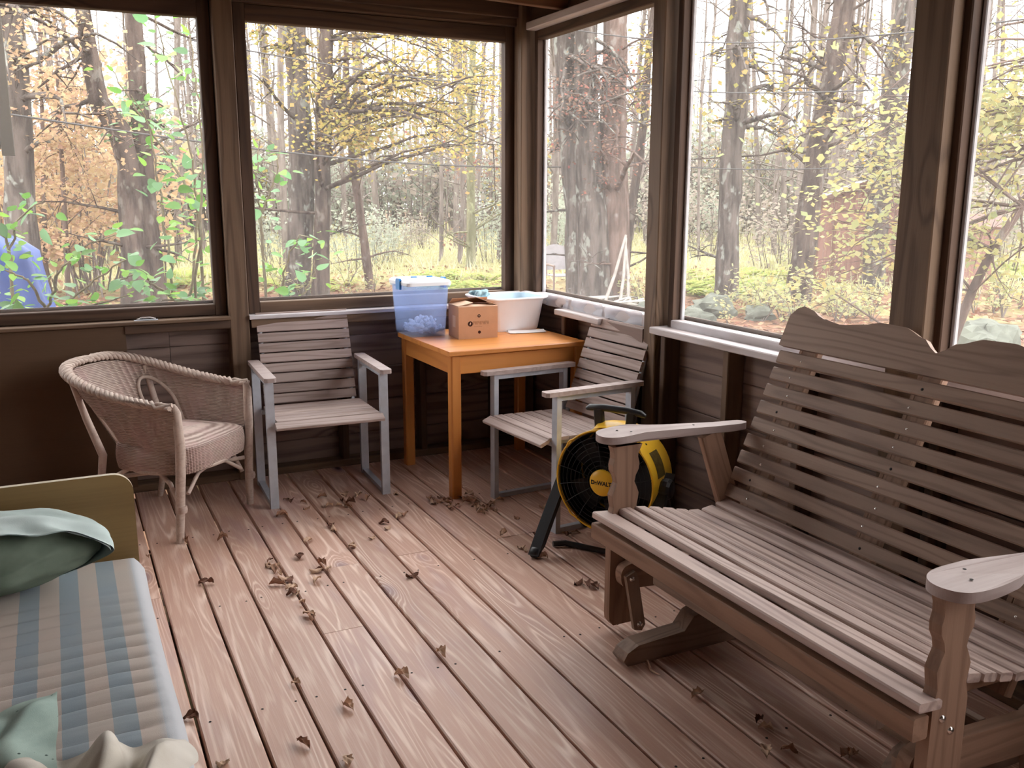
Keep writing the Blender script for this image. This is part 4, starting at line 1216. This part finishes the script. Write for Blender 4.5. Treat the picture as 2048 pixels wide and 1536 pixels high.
make_tree('clump_oak', 'right brown stem of the three-stemmed clump in corner window', [(1232,0,48),(1228,150,50),(1226,300,54),(1228,440,58),(1228,610,72)], 17.2, BK3, L_RED, scat(1180,1300,220,380,7,-3,0,50,11), 6, .06, 12, bare=6)
make_tree('crooked_sapling', 'thin crooked dark tree right of the three-stemmed clump', [(1308,10,13),(1296,120,15),(1290,230,16),(1272,360,17),(1256,470,18),(1246,570,20)], 20.5, BK2, L_YEL, scat(1255,1320,40,250,12,-2,2,45,12), 4, .1, 13, bare=8)
make_tree('right_oak', 'stout grey tree in the centre of the wide right window', [(1484,-20,44),(1474,80,44),(1474,200,46),(1464,300,44),(1458,430,42),(1450,610,48)], 18.3, BK1, L_YEL, scat(1400,1620,60,330,16,-3,3,30,13), 6, .1, 14, bare=10)
make_tree('leaning_oak', 'tall tree leaning right beside the brown shed', [(1694,-20,40),(1676,80,42),(1654,200,40),(1636,300,42),(1620,410,44),(1592,610,54)], 18.0, BK2, L_YEL, scat(1520,1800,60,320,16,-3,3,30,14), 6, .1, 15, bare=10)
make_tree('far_right_oak', 'leaning grey tree before the shed doors', [(1822,-20,46),(1796,120,48),(1774,280,46),(1756,420,42),(1744,575,46)], 21.5, BK1, L_YEL, scat(1700,1830,60,300,8,-2,2,30,15), 6, .1, 16, bare=6)

# ---- near maple sapling at the right with pale layered leaves
sp_ = make_tree('maple_sapling', 'slender reddish maple sapling with pale yellow-green leaves outside right post', [(2110,300,16),(2045,410,16),(1985,500,17),(1945,580,18),(1905,680,20),(1880,740,20)], 8.2, BK3, L_SAP,
    scat(1590,1800,240,400,13,-1.2,1.0,90,16)+scat(1560,1800,400,600,14,-1.2,1.0,90,17)+scat(1920,2060,60,420,16,-1,1,80,18)+scat(1920,2060,430,640,8,-1,1,40,19), 3, .062, 17, .1, bare=16)

# ---- broad-leaved shrub outside the left window: big leaves are parts of their own
def big_leaf_mesh(mat, s):
    mb = MB()
    half = [(0,0),(.30,.06),(.46,.30),(.40,.58),(.20,.84),(0,1.05)]
    vs = []; 
    for a, b in half: vs.append((0, b, -.05*b*b))
    for sg in (1, -1):
        for a, b in half: vs.append((sg*a*.82, b, .16*a-.05*b*b))
    vs = [(x*s, y*s, z*s) for x, y, z in vs]
    fs = []
    for k in range(5):
        fs += [(k, k+6, k+7, k+1), (k, k+1, k+13, k+12)]
    mb.add(vs, fs, True); return mb.mesh('leaf', mat)
def gmat(name, c, tr=.45):
    m = bpy.data.materials.new(name); m.use_nodes = True; nt = m.node_tree; nt.nodes.clear(); q = NT(nt)
    out = q.n('OutputMaterial'); oi = q.n('ObjectInfo')
    col = q.ramp(oi.outputs['Random'], [(0, c), (.5, tuple(x*1.35 for x in c[:3])+(1,)), (1, tuple(x*.7 for x in c[:3])+(1,))])
    b = q.n('BsdfPrincipled'); tr_ = q.n('BsdfTranslucent'); mx = q.n('MixShader'); mx.inputs[0].default_value = tr
    b.inputs['Roughness'].default_value = .45; b.inputs['Specular IOR Level'].default_value = .4
    q.l(col, b.inputs['Base Color']); q.l(col, tr_.inputs[0]); q.l(b.outputs[0], mx.inputs[1]); q.l(tr_.outputs[0], mx.inputs[2]); q.l(mx.outputs[0], out.inputs[0])
    return m
BIGL = [big_leaf_mesh(gmat('broad_leaf_%s' % n_, c_), s_) for n_, c_, s_ in (('mid', lin(94,142,58), .082), ('light', lin(124,166,66), .07), ('blueish', lin(100,142,96), .09))]
STEM = bark('shrub_stem', lin(96,86,70), lin(130,118,98), lin(150,150,130), .3)
def shrub(label, stems, nleaf, seed):
    rs = random.Random(seed)
    b0 = stems[0][0]; base = at_d(b0[0], b0[1], b0[2])
    o = Vector((base.x, base.y, gh(base.x, base.y)))
    t = thing('broadleaf_shrub', label, 'shrub', tuple(o))
    sites = []
    for st in stems:
        pts = [at_d(*p) for p in st]
        pts = [Vector((pts[0].x, pts[0].y, o.z-.05))]+pts if pts[0].z-o.z > .15 else pts
        fine = []
        for a, b in zip(pts[:-1], pts[1:]):
            for k in range(6): fine.append(a.lerp(b, k/6)+Vector((rs.gauss(0,.008), rs.gauss(0,.008), 0)))
        fine.append(pts[-1])
        MB().tube([p-o for p in fine], [.013*(1-.75*k/len(fine)) for k in range(len(fine))], 6).build('stem', STEM, t)
        sites += [(p, (fine[min(i+1, len(fine)-1)]-fine[max(0, i-1)]).normalized()) for i, p in enumerate(fine) if i > len(fine)*.18]
    for k in range(nleaf):
        p, d = rs.choice(sites)
        s = Vector((rs.gauss(0,1), rs.gauss(0,1), rs.gauss(0,.5))).normalized()
        q_ = p+s*rs.uniform(.02, .17)
        x = (s+d*.4+Vector((0,0,-.25))).normalized()
        n_ = Vector((rs.gauss(0,.45), rs.gauss(0,.45)-.25, 1)).normalized()
        z = (n_-x*n_.dot(x)).normalized()
        M = Matrix((x.cross(z)*1.0, x, z)).transposed()
        if M.determinant() < 0: M = Matrix((z.cross(x)*-1.0, x, z)).transposed()
        lf_ = link('leaf', rs.choice(BIGL), t)
        sc_ = rs.uniform(.6, 1.2)
        M4 = M.to_4x4() @ Matrix.Scale(sc_, 4); M4.translation = q_-o; lf_.matrix_local = M4
    return t
D1 = 6.3
shrub('broad-leaved green shrub rising along the right side of left window', [
    [(360,700,D1),(350,600,D1),(335,500,D1-.1),(320,390,D1),(300,250,D1+.1),(262,190,D1)],
    [(365,700,D1),(385,560,D1),(395,420,D1+.1),(380,300,D1),(330,120,D1+.1),(310,40,D1)],
    [(370,700,D1),(400,480,D1-.2),(405,330,D1-.1),(395,180,D1),(372,30,D1)],
    [(395,420,D1+.1),(350,330,D1+.3),(290,240,D1+.2),(215,130,D1+.3)],
    [(350,600,D1),(310,570,D1-.2),(280,545,D1-.3),(240,560,D1-.2)],
    [(360,640,D1),(390,600,D1-.3),(330,600,D1-.4),(300,610,D1-.3)]], 290, 4)
shrub('low broad-leaved green shrub spreading in front of the blue plastic bundle', [
    [(60,700,D1-.3),(90,620,D1-.3),(120,540,D1-.4),(170,490,D1-.4),(230,470,D1-.3)],
    [(50,700,D1-.3),(30,600,D1-.3),(20,500,D1-.2),(40,430,D1-.2),(90,400,D1-.2)],
    [(70,700,D1-.3),(120,620,D1-.3),(190,560,D1-.3),(250,520,D1-.3)],
    [(90,620,D1-.3),(60,560,D1-.5),(10,540,D1-.5)],
    [(120,620,D1-.3),(190,610,D1-.4),(260,590,D1-.4)],
    [(20,500,D1-.2),(-10,450,D1-.2),(-30,420,D1-.2)]], 200, 5)
shrub('thin green shrub standing at the left edge of middle window', [
    [(540,720,D1+.3),(528,560,D1+.3),(520,430,D1+.4),(512,350,D1+.3),(520,280,D1+.3)],
    [(545,720,D1+.3),(560,600,D1+.3),(575,520,D1+.3),(600,470,D1+.3),(640,480,D1+.3)],
    [(550,720,D1+.3),(590,610,D1+.2),(620,570,D1+.2),(630,520,D1+.2)],
    [(520,430,D1+.4),(545,370,D1+.4),(560,300,D1+.4)]], 130, 6)

# ---- blue plastic bundle under the left window
bp = at_d(28, 640, 7.6)
bo = thing('tarp_bundle', 'blue plastic tarp bundle half hidden by leaves at far left window', 'tarp', (bp.x, bp.y, gh(bp.x, bp.y)))
mb = MB()
def tf(u, v):
    a = u*2*PI; n_ = noise.noise(Vector((math.cos(a)*1.4, math.sin(a)*1.4, v*2.2)))
    rr_ = (.34-.08*v+.10*max(0, 1-v*2.2))*(1+.12*n_+.035*math.sin(a*9+v*2))
    if v > .9: rr_ *= math.cos((v-.9)/.1*PI/2)+.02
    return (rr_*math.cos(a)+.06*math.sin(v*5), rr_*math.sin(a)*.7, v*1.72+.02*n_)
mb.grid(tf, 60, 24, cu=True); TARP = plain('blue_tarp_plastic', lin(44,70,134), .45, 0, .5, .25, 4); mb.build('tarp_sheet', TARP, bo)
MB().tube([Vector(tf(k/32, .62))*1.0+Vector((0,0,0)) for k in range(33)], .01, 6, False).build('tie_cord', plain('grey_cord', lin(120,124,140), .8), bo)

# ---- clapboard corner of the house wing at the far left
SIDE = plain('taupe_siding_paint', lin(66,60,52), .7, 0, .3, .12, 6)
c0 = at_d(15, 288, 6.6)
hw = thing('house_corner', 'overhanging clapboard corner of the house at far left window edge', 'building', (c0.x, c0.y, c0.z))
beam('corner_board', -.035, .035, -.02, .05, -.07, 2.4, SIDE, hw)
for k in range(14):
    plank('clapboard', (-1.6, .02, .03+k*.085), (-.036, .02, .03+k*.085), .094, .012, SIDE, hw, (0,-1,.14))
beam('backing_panel', -1.6, -.02, .03, .5, -.01, 2.4, SIDE, hw)

# ---- brown shed
SHEDW = wood('shed_board_wood', lin(128,96,86), lin(98,72,64), rings=4, knots=.1, vary=.15)
SHEDD = wood('shed_trim_wood', lin(98,72,62), lin(72,52,46), rings=4, knots=0)
ROOFM = plain('grey_roof_shingle', lin(150,150,152), .9, 0, .2, .3, 30)
s0 = at_d(1720, 570, 22.5)
sang = math.atan2(s0.y, s0.x)-PI/2
sh = thing('garden_shed', 'brown plank shed with low gable roof among the trees at right', 'shed', (s0.x, s0.y, gh(s0.x, s0.y)-.03), sang+R(6))
SWd, SH_, SDp = 1.02, 1.85, 2.6
for k in range(12):
    x = -SWd+.085+k*.17
    zt = SH_+.42*(1-abs(x)/SWd)
    plank('wall_board', (x, -.0, 0), (x, 0, zt), .164, .025, SHEDW, sh, (0,1,0))
for k in range(10):
    plank('wall_board', (SWd-.012, .03+.13+k*.26, 0), (SWd-.012, .03+.13+k*.26, SH_-.01), .254, .025, SHEDW, sh, (1,0,0))
beam('wall_panel', -SWd, -SWd+.025, .02, SDp, 0, SH_, SHEDW, sh)
for s in (-1, 1):
    plank('roof_slab', (s*.56, -.15, SH_+.215+.03), (s*.56, SDp+.1, SH_+.215+.03), 1.30, .05, ROOFM, sh, (s*.36,0,1))
    plank('barge_board', (0, -.16, SH_+.44), (s*1.16, -.16, SH_-.03), .10, .03, SHEDD, sh, (0,1,0))
    beam('corner_trim', s*SWd-.05, s*SWd+.05, -.03, -.013, 0, SH_, SHEDD, sh)
    d_ = beam('door_leaf', min(0, s*.62)+.012, max(0, s*.62)-.012, -.045, -.014, .06, 1.62, SHEDW, sh)
    for z in (.3, 1.4): beam('hinge_strap', s*.52-.09, s*.52+.09, -.055, -.046, z-.025, z+.025, SHEDD, sh)
    beam('door_trim', s*.63-.03, s*.63+.03, -.05, -.014, .03, 1.68, SHEDD, sh)
beam('door_trim', -.66, .66, -.052, -.014, 1.64, 1.70, SHEDD, sh)
beam('gable_vent', .14, .42, -.03, -.014, 1.82, 1.95, SHEDD, sh)
s1 = at_d(1936, 590, 21.5)
lt = thing('log_store', 'low dark brown lean-to beyond the right post', 'shed', (s1.x, s1.y, gh(s1.x, s1.y)-.02), sang-R(4))
for k in range(4): plank('wall_board', (-.42+.105+k*.2, 0, 0), (-.42+.105+k*.2, 0, 1.35), .195, .03, SHEDW, lt, (0,1,0))
plank('roof_slab', (-.5, .4, 1.46), (.5, .4, 1.46), 1.0, .05, SHEDD, lt, (0,-.25,1))
beam('side_wall', .36, .39, .02, .8, 0, 1.35, SHEDW, lt)
beam('side_wall', -.42, -.39, .02, .8, 0, 1.35, SHEDW, lt)

# ---- pale garden chair behind the tree clump
gc0 = at_d(1122, 592, 18.6)
gc = thing('garden_chair', 'pale garden armchair peeping out left of the tree clump', 'chair', (gc0.x, gc0.y, gh(gc0.x, gc0.y)), sang+R(40))
GCM = plain('grey_white_paint', lin(150,146,148), .6, 0, .3, .15); GCD = plain('weathered_chair_rail', lin(130,112,104), .7)
for s in (-1, 1):
    for y, h_ in ((-.25, .62), (.22, .46)):
        MB().tube([(s*.26, y, 0), (s*.26, y, h_)], .022, 8).build('leg', GCD, gc)
    MB().tube([(s*.26, -.27, .63), (s*.26, 0, .645), (s*.27, .25, .63)], .024, 8).build('armrest', GCD, gc)
    MB().tube([(s*.23, .22, .42), (s*.24, .30, .75), (s*.22, .36, 1.02)], .022, 8).build('back_post', GCD, gc)
for k in range(5): plank('seat_slat', (-.25, -.22+k*.105, .43), (.25, -.22+k*.105, .43), .09, .02, GCM, gc)
mb = MB(); mb.grid(lambda u, v: (-.22+.44*u, .27+.09*v, .52+.46*v+.05*math.sin(u*PI)*v), 8, 6); mb.grid(lambda u, v: (-.22+.44*u, .285+.09*v, .52+.46*v+.05*math.sin(u*PI)*v), 8, 6, flip=True); mb.build('back_panel', GCM, gc)

# ---- poles and rope tied to the clump
GREY = plain('bleached_pole_wood', lin(150,144,138), .9, 0, .1, .3, 8); ROPE = plain('grey_rope', lin(176,172,164), .9, 0, .1, .2, 30)
for i, (xa, ya, xb, yb, lb) in enumerate(((1252,470,1203,606,'bleached pole leaning left against the tree clump'), (1252,475,1238,606,'bleached pole standing steeply against the tree clump'), (1250,480,1258,600,'bleached pole leaning right against the tree clump'))):
    a, b = at_d(xa, ya, 16.3), at_d(xb, yb, 15.9); b.z = gh(b.x, b.y)
    t = thing('leaning_pole', lb, 'pole', tuple(b), 0, 'bleached poles leaning on the tree clump')
    MB().tube([Vector((0,0,0)), (a-b)*.5+Vector((.03,0,0)), a-b], [.035,.03,.022], 8, rough=.2).build('pole_shaft', GREY, t)
rp0 = at_d(1225, 612, 15.6); rp0.z = gh(rp0.x, rp0.y)
rp = thing('rope_coil', 'tangled pale rope heaped at the foot of the tree clump', 'rope', tuple(rp0))
random.seed(4); pts = []
for k in range(120):
    a = k*.37; r_ = .55+.3*math.sin(k*.21)
    pts.append((r_*math.cos(a)*1.2, r_*math.sin(a)*.5, .14+.12*math.sin(k*.53)))
MB().tube(pts, .018, 6).build('rope_strand', ROPE, rp)

# ---- mossy rocks
ROCKM = plain('mossy_rock', lin(100,103,94), .95, 0, .1, .4, 3, .5)
for i, (px, py, d, sz, lb) in enumerate(((1432,628,15.4,.34,'largest mossy boulder by the stout grey tree foot'), (1385,640,15.0,.2,'small mossy rock left of the largest boulder'), (1398,655,14.4,.2,'flat mossy rock just above the right window sill'), (1300,618,15.3,.26,'mossy rock right of the rope heap'), (1515,655,15,.22,'low rock near the scalloped glider back'), (1975,655,12.5,.42,'pale mossy boulder beyond the right post'))):
    p = at_d(px, py, d); gz_ = gh(p.x, p.y); 
    t = thing('boulder', lb, 'rock', (p.x, p.y, gz_), i*1.3, 'mossy rocks at the wood edge')
    def rk(u, v, i=i):
        a = u*2*PI; la = (v-.5)*PI
        q_ = Vector((math.cos(a)*math.cos(la), math.sin(a)*math.cos(la), math.sin(la)))
        n_ = 1+.45*noise.noise(q_*1.3+Vector((i*5,0,0)))+.15*noise.noise(q_*3.2+Vector((0,i*3,0)))
        q_ = q_*n_; q_ = Vector([round(c*3.2)/3.2*.35+c*.65 for c in q_])
        return (q_.x*sz*1.1, q_.y*sz*.8, q_.z*sz*.72+sz*.38)
    mb = MB(); mb.grid(rk, 22, 12, cu=True, smooth=False); mb.build('stone', ROCKM, t)

# ---- ferns and bright undergrowth
random.seed(31)
def fern_mesh(mat, sz, seed):
    rs = random.Random(seed); mb = MB()
    for k in range(11):
        a = rs.uniform(0, 6.28); L = sz*rs.uniform(.6,1.1); d = Vector((math.cos(a), math.sin(a), 0))
        for j in range(9):
            u = j/9; p = d*L*u+Vector((0,0,L*(1.15*u-.95*u*u)))
            s = d.cross(Vector((0,0,1)))
            w_ = L*.26*(1-u)*(.35+min(1, u*3))
            for sg in (1, -1): mb.add([p, p+s*sg*w_+d*.05*L-Vector((0,0,.04*L)), p+s*sg*w_*.9+d*.13*L-Vector((0,0,.03*L)), p+d*.09*L], [(0,1,2,3)])
    return mb.mesh('fern', mat)
FERN = [fern_mesh(L_FERN, .55, k) for k in range(4)]
def ferns(x0, x1, y0, y1, n, lab, sc, seed):
    rs = random.Random(seed)
    for k in range(n):
        px, py = rs.uniform(x0, x1), rs.uniform(y0, y1)
        p = on_z(px, py, GZ)
        o = link('fern', rs.choice(FERN), None, (p.x, p.y, gh(p.x, p.y)-.02), (0,0,rs.uniform(0,6.3)))
        s = sc*rs.uniform(.7,1.3); o.scale = (s, s, s)
        tag(o, lab, 'fern', lab)
ferns(850, 1000, 555, 590, 34, 'yellow-green fern in the patch seen above the wash tub', 1.0, 1)
ferns(1390, 1440, 560, 590, 12, 'bright fern growing left of the stout grey tree', 1.1, 2)
ferns(1478, 1580, 555, 592, 26, 'bright fern growing between the stout and the leaning tree', 1.1, 3)
ferns(1960, 2048, 540, 562, 18, 'bright fern in the patch beyond the right post', 1.1, 4)
ferns(330, 420, 520, 575, 14, 'yellow-green fern behind the tall left-window shrub', 1.0, 5)
ferns(525, 700, 545, 590, 14, 'low fern around the feet of the middle-window trees', .9, 6)
# seedlings on the forest floor before the right windows
L_SEED = leafy('seedling_leaves', [lin(216,214,130), lin(196,206,140), lin(232,210,130), lin(180,200,150)], .5)
def seedling_mesh(seed):
    rs = random.Random(seed); mb = MB(); ml = MB()
    for k in range(5):
        a = rs.uniform(0, 6.28); e = Vector((math.cos(a)*rs.uniform(.1,.5), math.sin(a)*rs.uniform(.1,.5), rs.uniform(.25,.65)))
        mb.tube([(0,0,-.03), e*.5+Vector((0,0,.08)), e], [.008,.006,.003], 4, False)
        for j in range(14):
            u = rs.uniform(.3, 1.1); leaf(ml, e*u+Vector((rs.gauss(0,.07), rs.gauss(0,.07), rs.gauss(0,.04))), Vector((rs.gauss(0,1), rs.gauss(0,1), rs.gauss(-.2,.3))), rs.uniform(.05,.1))
    return mb.mesh('stems', BKF), ml.mesh('seedling_leaves', L_SEED)
SEED = []
for k in range(5):
    a_, b_ = seedling_mesh(900+k); t = link('woodland_seedling', None); link('stems', a_, t); stuff(link('foliage', b_, t)); SEED.append(t)
rs_ = random.Random(6); first = set()
for lab, x0, x1, y0, y1, n_ in (('pale leafy seedling growing among the rocks below wide right window', 1440, 1620, 605, 660, 16), ('pale leafy seedling on the litter in front of the brown shed', 1630, 1800, 590, 650, 14), ('leafy seedling at the wood edge beyond the right post', 1930, 2048, 590, 660, 8), ('leafy seedling in the litter around middle-window trunks', 540, 760, 560, 600, 10), ('leafy seedling near the leaning poles and rope', 1270, 1300, 590, 620, 3)):
    for k in range(n_):
        i = rs_.randrange(5)
        t = SEED[i] if i not in first else copy_tree(SEED[i])
        first.add(i)
        p = on_z(rs_.uniform(x0, x1), rs_.uniform(y0, y1), GZ); t.location = (p.x, p.y, gh(p.x, p.y)); t.rotation_euler = (0,0,rs_.uniform(0,6.3)); s = rs_.uniform(.7,1.3); t.scale = (s, s, s)
        tag(t, lab, 'plant', lab)
# fallen leaves near the porch and pale grass further out: nobody could count them
random.seed(12)
mb = MB()
for k in range(9000):
    px = random.uniform(-100, 2148); r_ = random.uniform(0, 1)
    d = 9+16*r_**1.3
    p = at_d(px, 500, d); p.z = gh(p.x, p.y)+.02
    leaf(mb, p, Vector((random.gauss(0,1), random.gauss(0,1), random.uniform(0,.35))), random.uniform(.07,.14))
tag(stuff(mb.build('leaf_litter', L_LIT)), 'fallen brown and russet leaves covering the ground near the porch', 'leaves')
mb = MB()
for k in range(11000):
    px = random.uniform(-100, 2148); d = 21+26*random.random()
    p = at_d(px, 480, d); p.z = gh(p.x, p.y)
    h_ = random.uniform(.12, .4); a = random.uniform(0, 6.28)
    s = Vector((math.cos(a), math.sin(a), 0))*.03; tp_ = p+Vector((random.gauss(0,.1), random.gauss(0,.1), h_))
    mb.add([p-s, p+s, tp_], [(0,1,2)])
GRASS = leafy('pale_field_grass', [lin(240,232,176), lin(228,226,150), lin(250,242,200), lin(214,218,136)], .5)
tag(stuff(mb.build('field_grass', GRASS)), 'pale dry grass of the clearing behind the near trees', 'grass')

# ---- distant woods: slim bare trees and brush, copied
def far_tree_mesh(seed):
    rs = random.Random(seed); mb = MB(); H_ = rs.uniform(12, 17); r0 = rs.uniform(.035,.13)
    lean = Vector((rs.gauss(0,.03), rs.gauss(0,.03), 0))
    pts = [lean*H_*u+Vector((.12*math.sin(u*7+seed), .12*math.cos(u*5+seed), H_*u-.2)) for u in [k/9 for k in range(10)]]
    mb.tube(pts, [r0*(1-.75*k/9) for k in range(10)], 7, False)
    for k in range(26):
        u = rs.uniform(.12, .97); i = min(8, int(u*9)); p = pts[i].lerp(pts[i+1], u*9-i); a = rs.uniform(0, 6.28); L = rs.uniform(.7, 2.6)*(1.1-u*.5)
        e = p+Vector((math.cos(a)*L, math.sin(a)*L, rs.uniform(.1,.9)*L))
        m_ = p.lerp(e, .5)+Vector((rs.gauss(0,.08), rs.gauss(0,.08), -.05))
        mb.tube([p, m_, e], [r0*.28, r0*.18, .008], 4, False)
        for j in range(3):
            q_ = m_.lerp(e, rs.random()); mb.tube([q_, q_+Vector((rs.gauss(0,.3), rs.gauss(0,.3), rs.uniform(0,.5)))*L*.5], [.012, .005], 3, False)
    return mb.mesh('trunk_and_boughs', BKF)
def brush_mesh(seed, mat, wd, ht, nl, ls):
    rs = random.Random(seed); mbb = MB(); mbl = MB()
    for k in range(16):
        a = rs.uniform(0, 6.28); r_ = rs.uniform(0, wd*.3)
        p = Vector((math.cos(a)*r_, math.sin(a)*r_, -.1)); e = Vector((math.cos(a)*rs.uniform(.2,1)*wd*.5, math.sin(a)*rs.uniform(.2,1)*wd*.5, ht*rs.uniform(.6,1.05)))
        m_ = p.lerp(e, .5)+Vector((rs.gauss(0,.15), rs.gauss(0,.15), .1*ht)); mbb.tube([p, m_, e], [.025,.016,.006], 3, False)
        for j in range(nl//16):
            q_ = p.lerp(m_, 1).lerp(e, rs.uniform(-.6,1.1))+Vector((rs.gauss(0,.22*wd*.3), rs.gauss(0,.22*wd*.3), rs.gauss(0,.12*ht)))
            if q_.z < .05: continue
            d = Vector((rs.gauss(0,1), rs.gauss(0,1), rs.gauss(0,.5))).normalized(); n_ = Vector((rs.gauss(0,.6), rs.gauss(0,.6), 1)).normalized()
            leaf(mbl, q_, d, ls*rs.uniform(.6,1.3), n_)
    return mbb.mesh('brush_stems', BKF), mbl.mesh('brush_foliage', mat)
random.seed(99)
FT = [far_tree_mesh(k) for k in range(7)]
for k in range(230):
    px = random.uniform(-150, 2200); d = 25+50*random.random()**.8
    if 760 < px < 900 and d < 44: d += 18
    p = at_d(px, 470, d)
    o = link('distant_tree', FT[k % 7], None, (p.x, p.y, gh(p.x, p.y)), (0,0,random.uniform(0,6.3)))
    s = random.uniform(.8, 1.25); o.scale = (s, s, s)
    tag(o, 'slim bare tree in the hazy woods behind the clearing', 'tree', 'slim bare trees of the distant woods')
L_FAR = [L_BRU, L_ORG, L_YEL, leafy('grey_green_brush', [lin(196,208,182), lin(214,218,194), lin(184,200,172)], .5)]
BRp = []
for k in range(8):
    m_ = L_FAR[(0,1,0,3,0,2,3,0)[k]]
    t = link('woodland_brush', None); BRp.append(t)
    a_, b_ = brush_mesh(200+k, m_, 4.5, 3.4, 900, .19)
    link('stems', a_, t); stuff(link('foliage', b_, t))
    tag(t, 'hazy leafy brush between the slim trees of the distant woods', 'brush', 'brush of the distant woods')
cnt = 0
def put_brush(i, px, d, s):
    global cnt
    t = BRp[i]
    if t.get('_used'): t = copy_tree(t)
    else: t['_used'] = 1
    p = at_d(px, 470, d); t.location = (p.x, p.y, gh(p.x, p.y)-.1); t.rotation_euler = (0,0,random.uniform(0,6.3)); t.scale = (s, s, s*random.uniform(.8,1.3)); cnt += 1
for k in range(110):
    px = -150+2350*((k*.618) % 1.0); d = random.uniform(46, 72)
    put_brush(random.choice((0,2,3,4,6,7,7,5)), px, d, random.uniform(1.0, 1.9))
for k in range(26):
    px = random.choice([random.uniform(-100, 420), random.uniform(1080, 2100), random.uniform(1080, 2100)]); d = random.uniform(26, 42)
    put_brush(random.choice((0,2,4,6)), px, d, random.uniform(.6,.9))
for k in range(6): put_brush(1, random.uniform(-60, 260), random.uniform(20, 30), random.uniform(.9,1.3))
for px, d, s, i in ((715,25,.5,3),(770,27,.42,6),(560,26,.5,3),(985,27,.5,6),(850,34,.4,0),(1150,26,.45,3),(1090,30,.5,6),(800,30,.35,4)): put_brush(i, px, d, s)
for t in bpy.data.objects:
    if '_used' in t: del t['_used']
# orange understorey in the left window
make_tree('orange_beech', 'small orange-leaved beech left of the dark tree pair', [(120,250,8),(128,400,9),(135,560,11)], 17, BK3, L_ORG, scat(40,240,180,320,12,-1.5,1.5,90,41)+scat(50,240,320,540,16,-1.5,1.5,130,42), 2, .08, 50)
make_tree('orange_beech', 'orange-leaved sapling behind the lichen-spotted tree', [(80,80,7),(86,300,8),(90,520,10)], 20, BK3, L_ORG, scat(0,200,60,260,10,-1.5,1.5,90,43), 2, .085, 51)

# ---- overhead wires
WIRE = plain('dark_wire', lin(60,58,58), .7)
for i, (xa, ya, da, xb, yb, db, r_, lb) in enumerate((
    (-200,195,12,1340,325,20,.012,'lowest overhead wire crossing the left and middle windows'),
    (380,80,12,1420,158,20,.010,'overhead wire near the top of the middle window'),
    (980,130,20,2200,150,12,.010,'overhead wire across the middle of right window trunks'),
    (1040,40,18,2200,20,11,.010,'topmost overhead wire in the right windows'),
    (1040,288,20,2200,300,12,.009,'lower overhead wire behind the right window trunks'))):
    a, b = at_d(xa, ya, da), at_d(xb, yb, db)
    t = thing('overhead_wire', lb, 'wire', tuple(a), 0, 'overhead wires')
    MB().tube([(b-a)*u-Vector((0,0,.35*math.sin(u*PI))) for u in [k/16 for k in range(17)]], r_, 5).build('cable', WIRE, t)
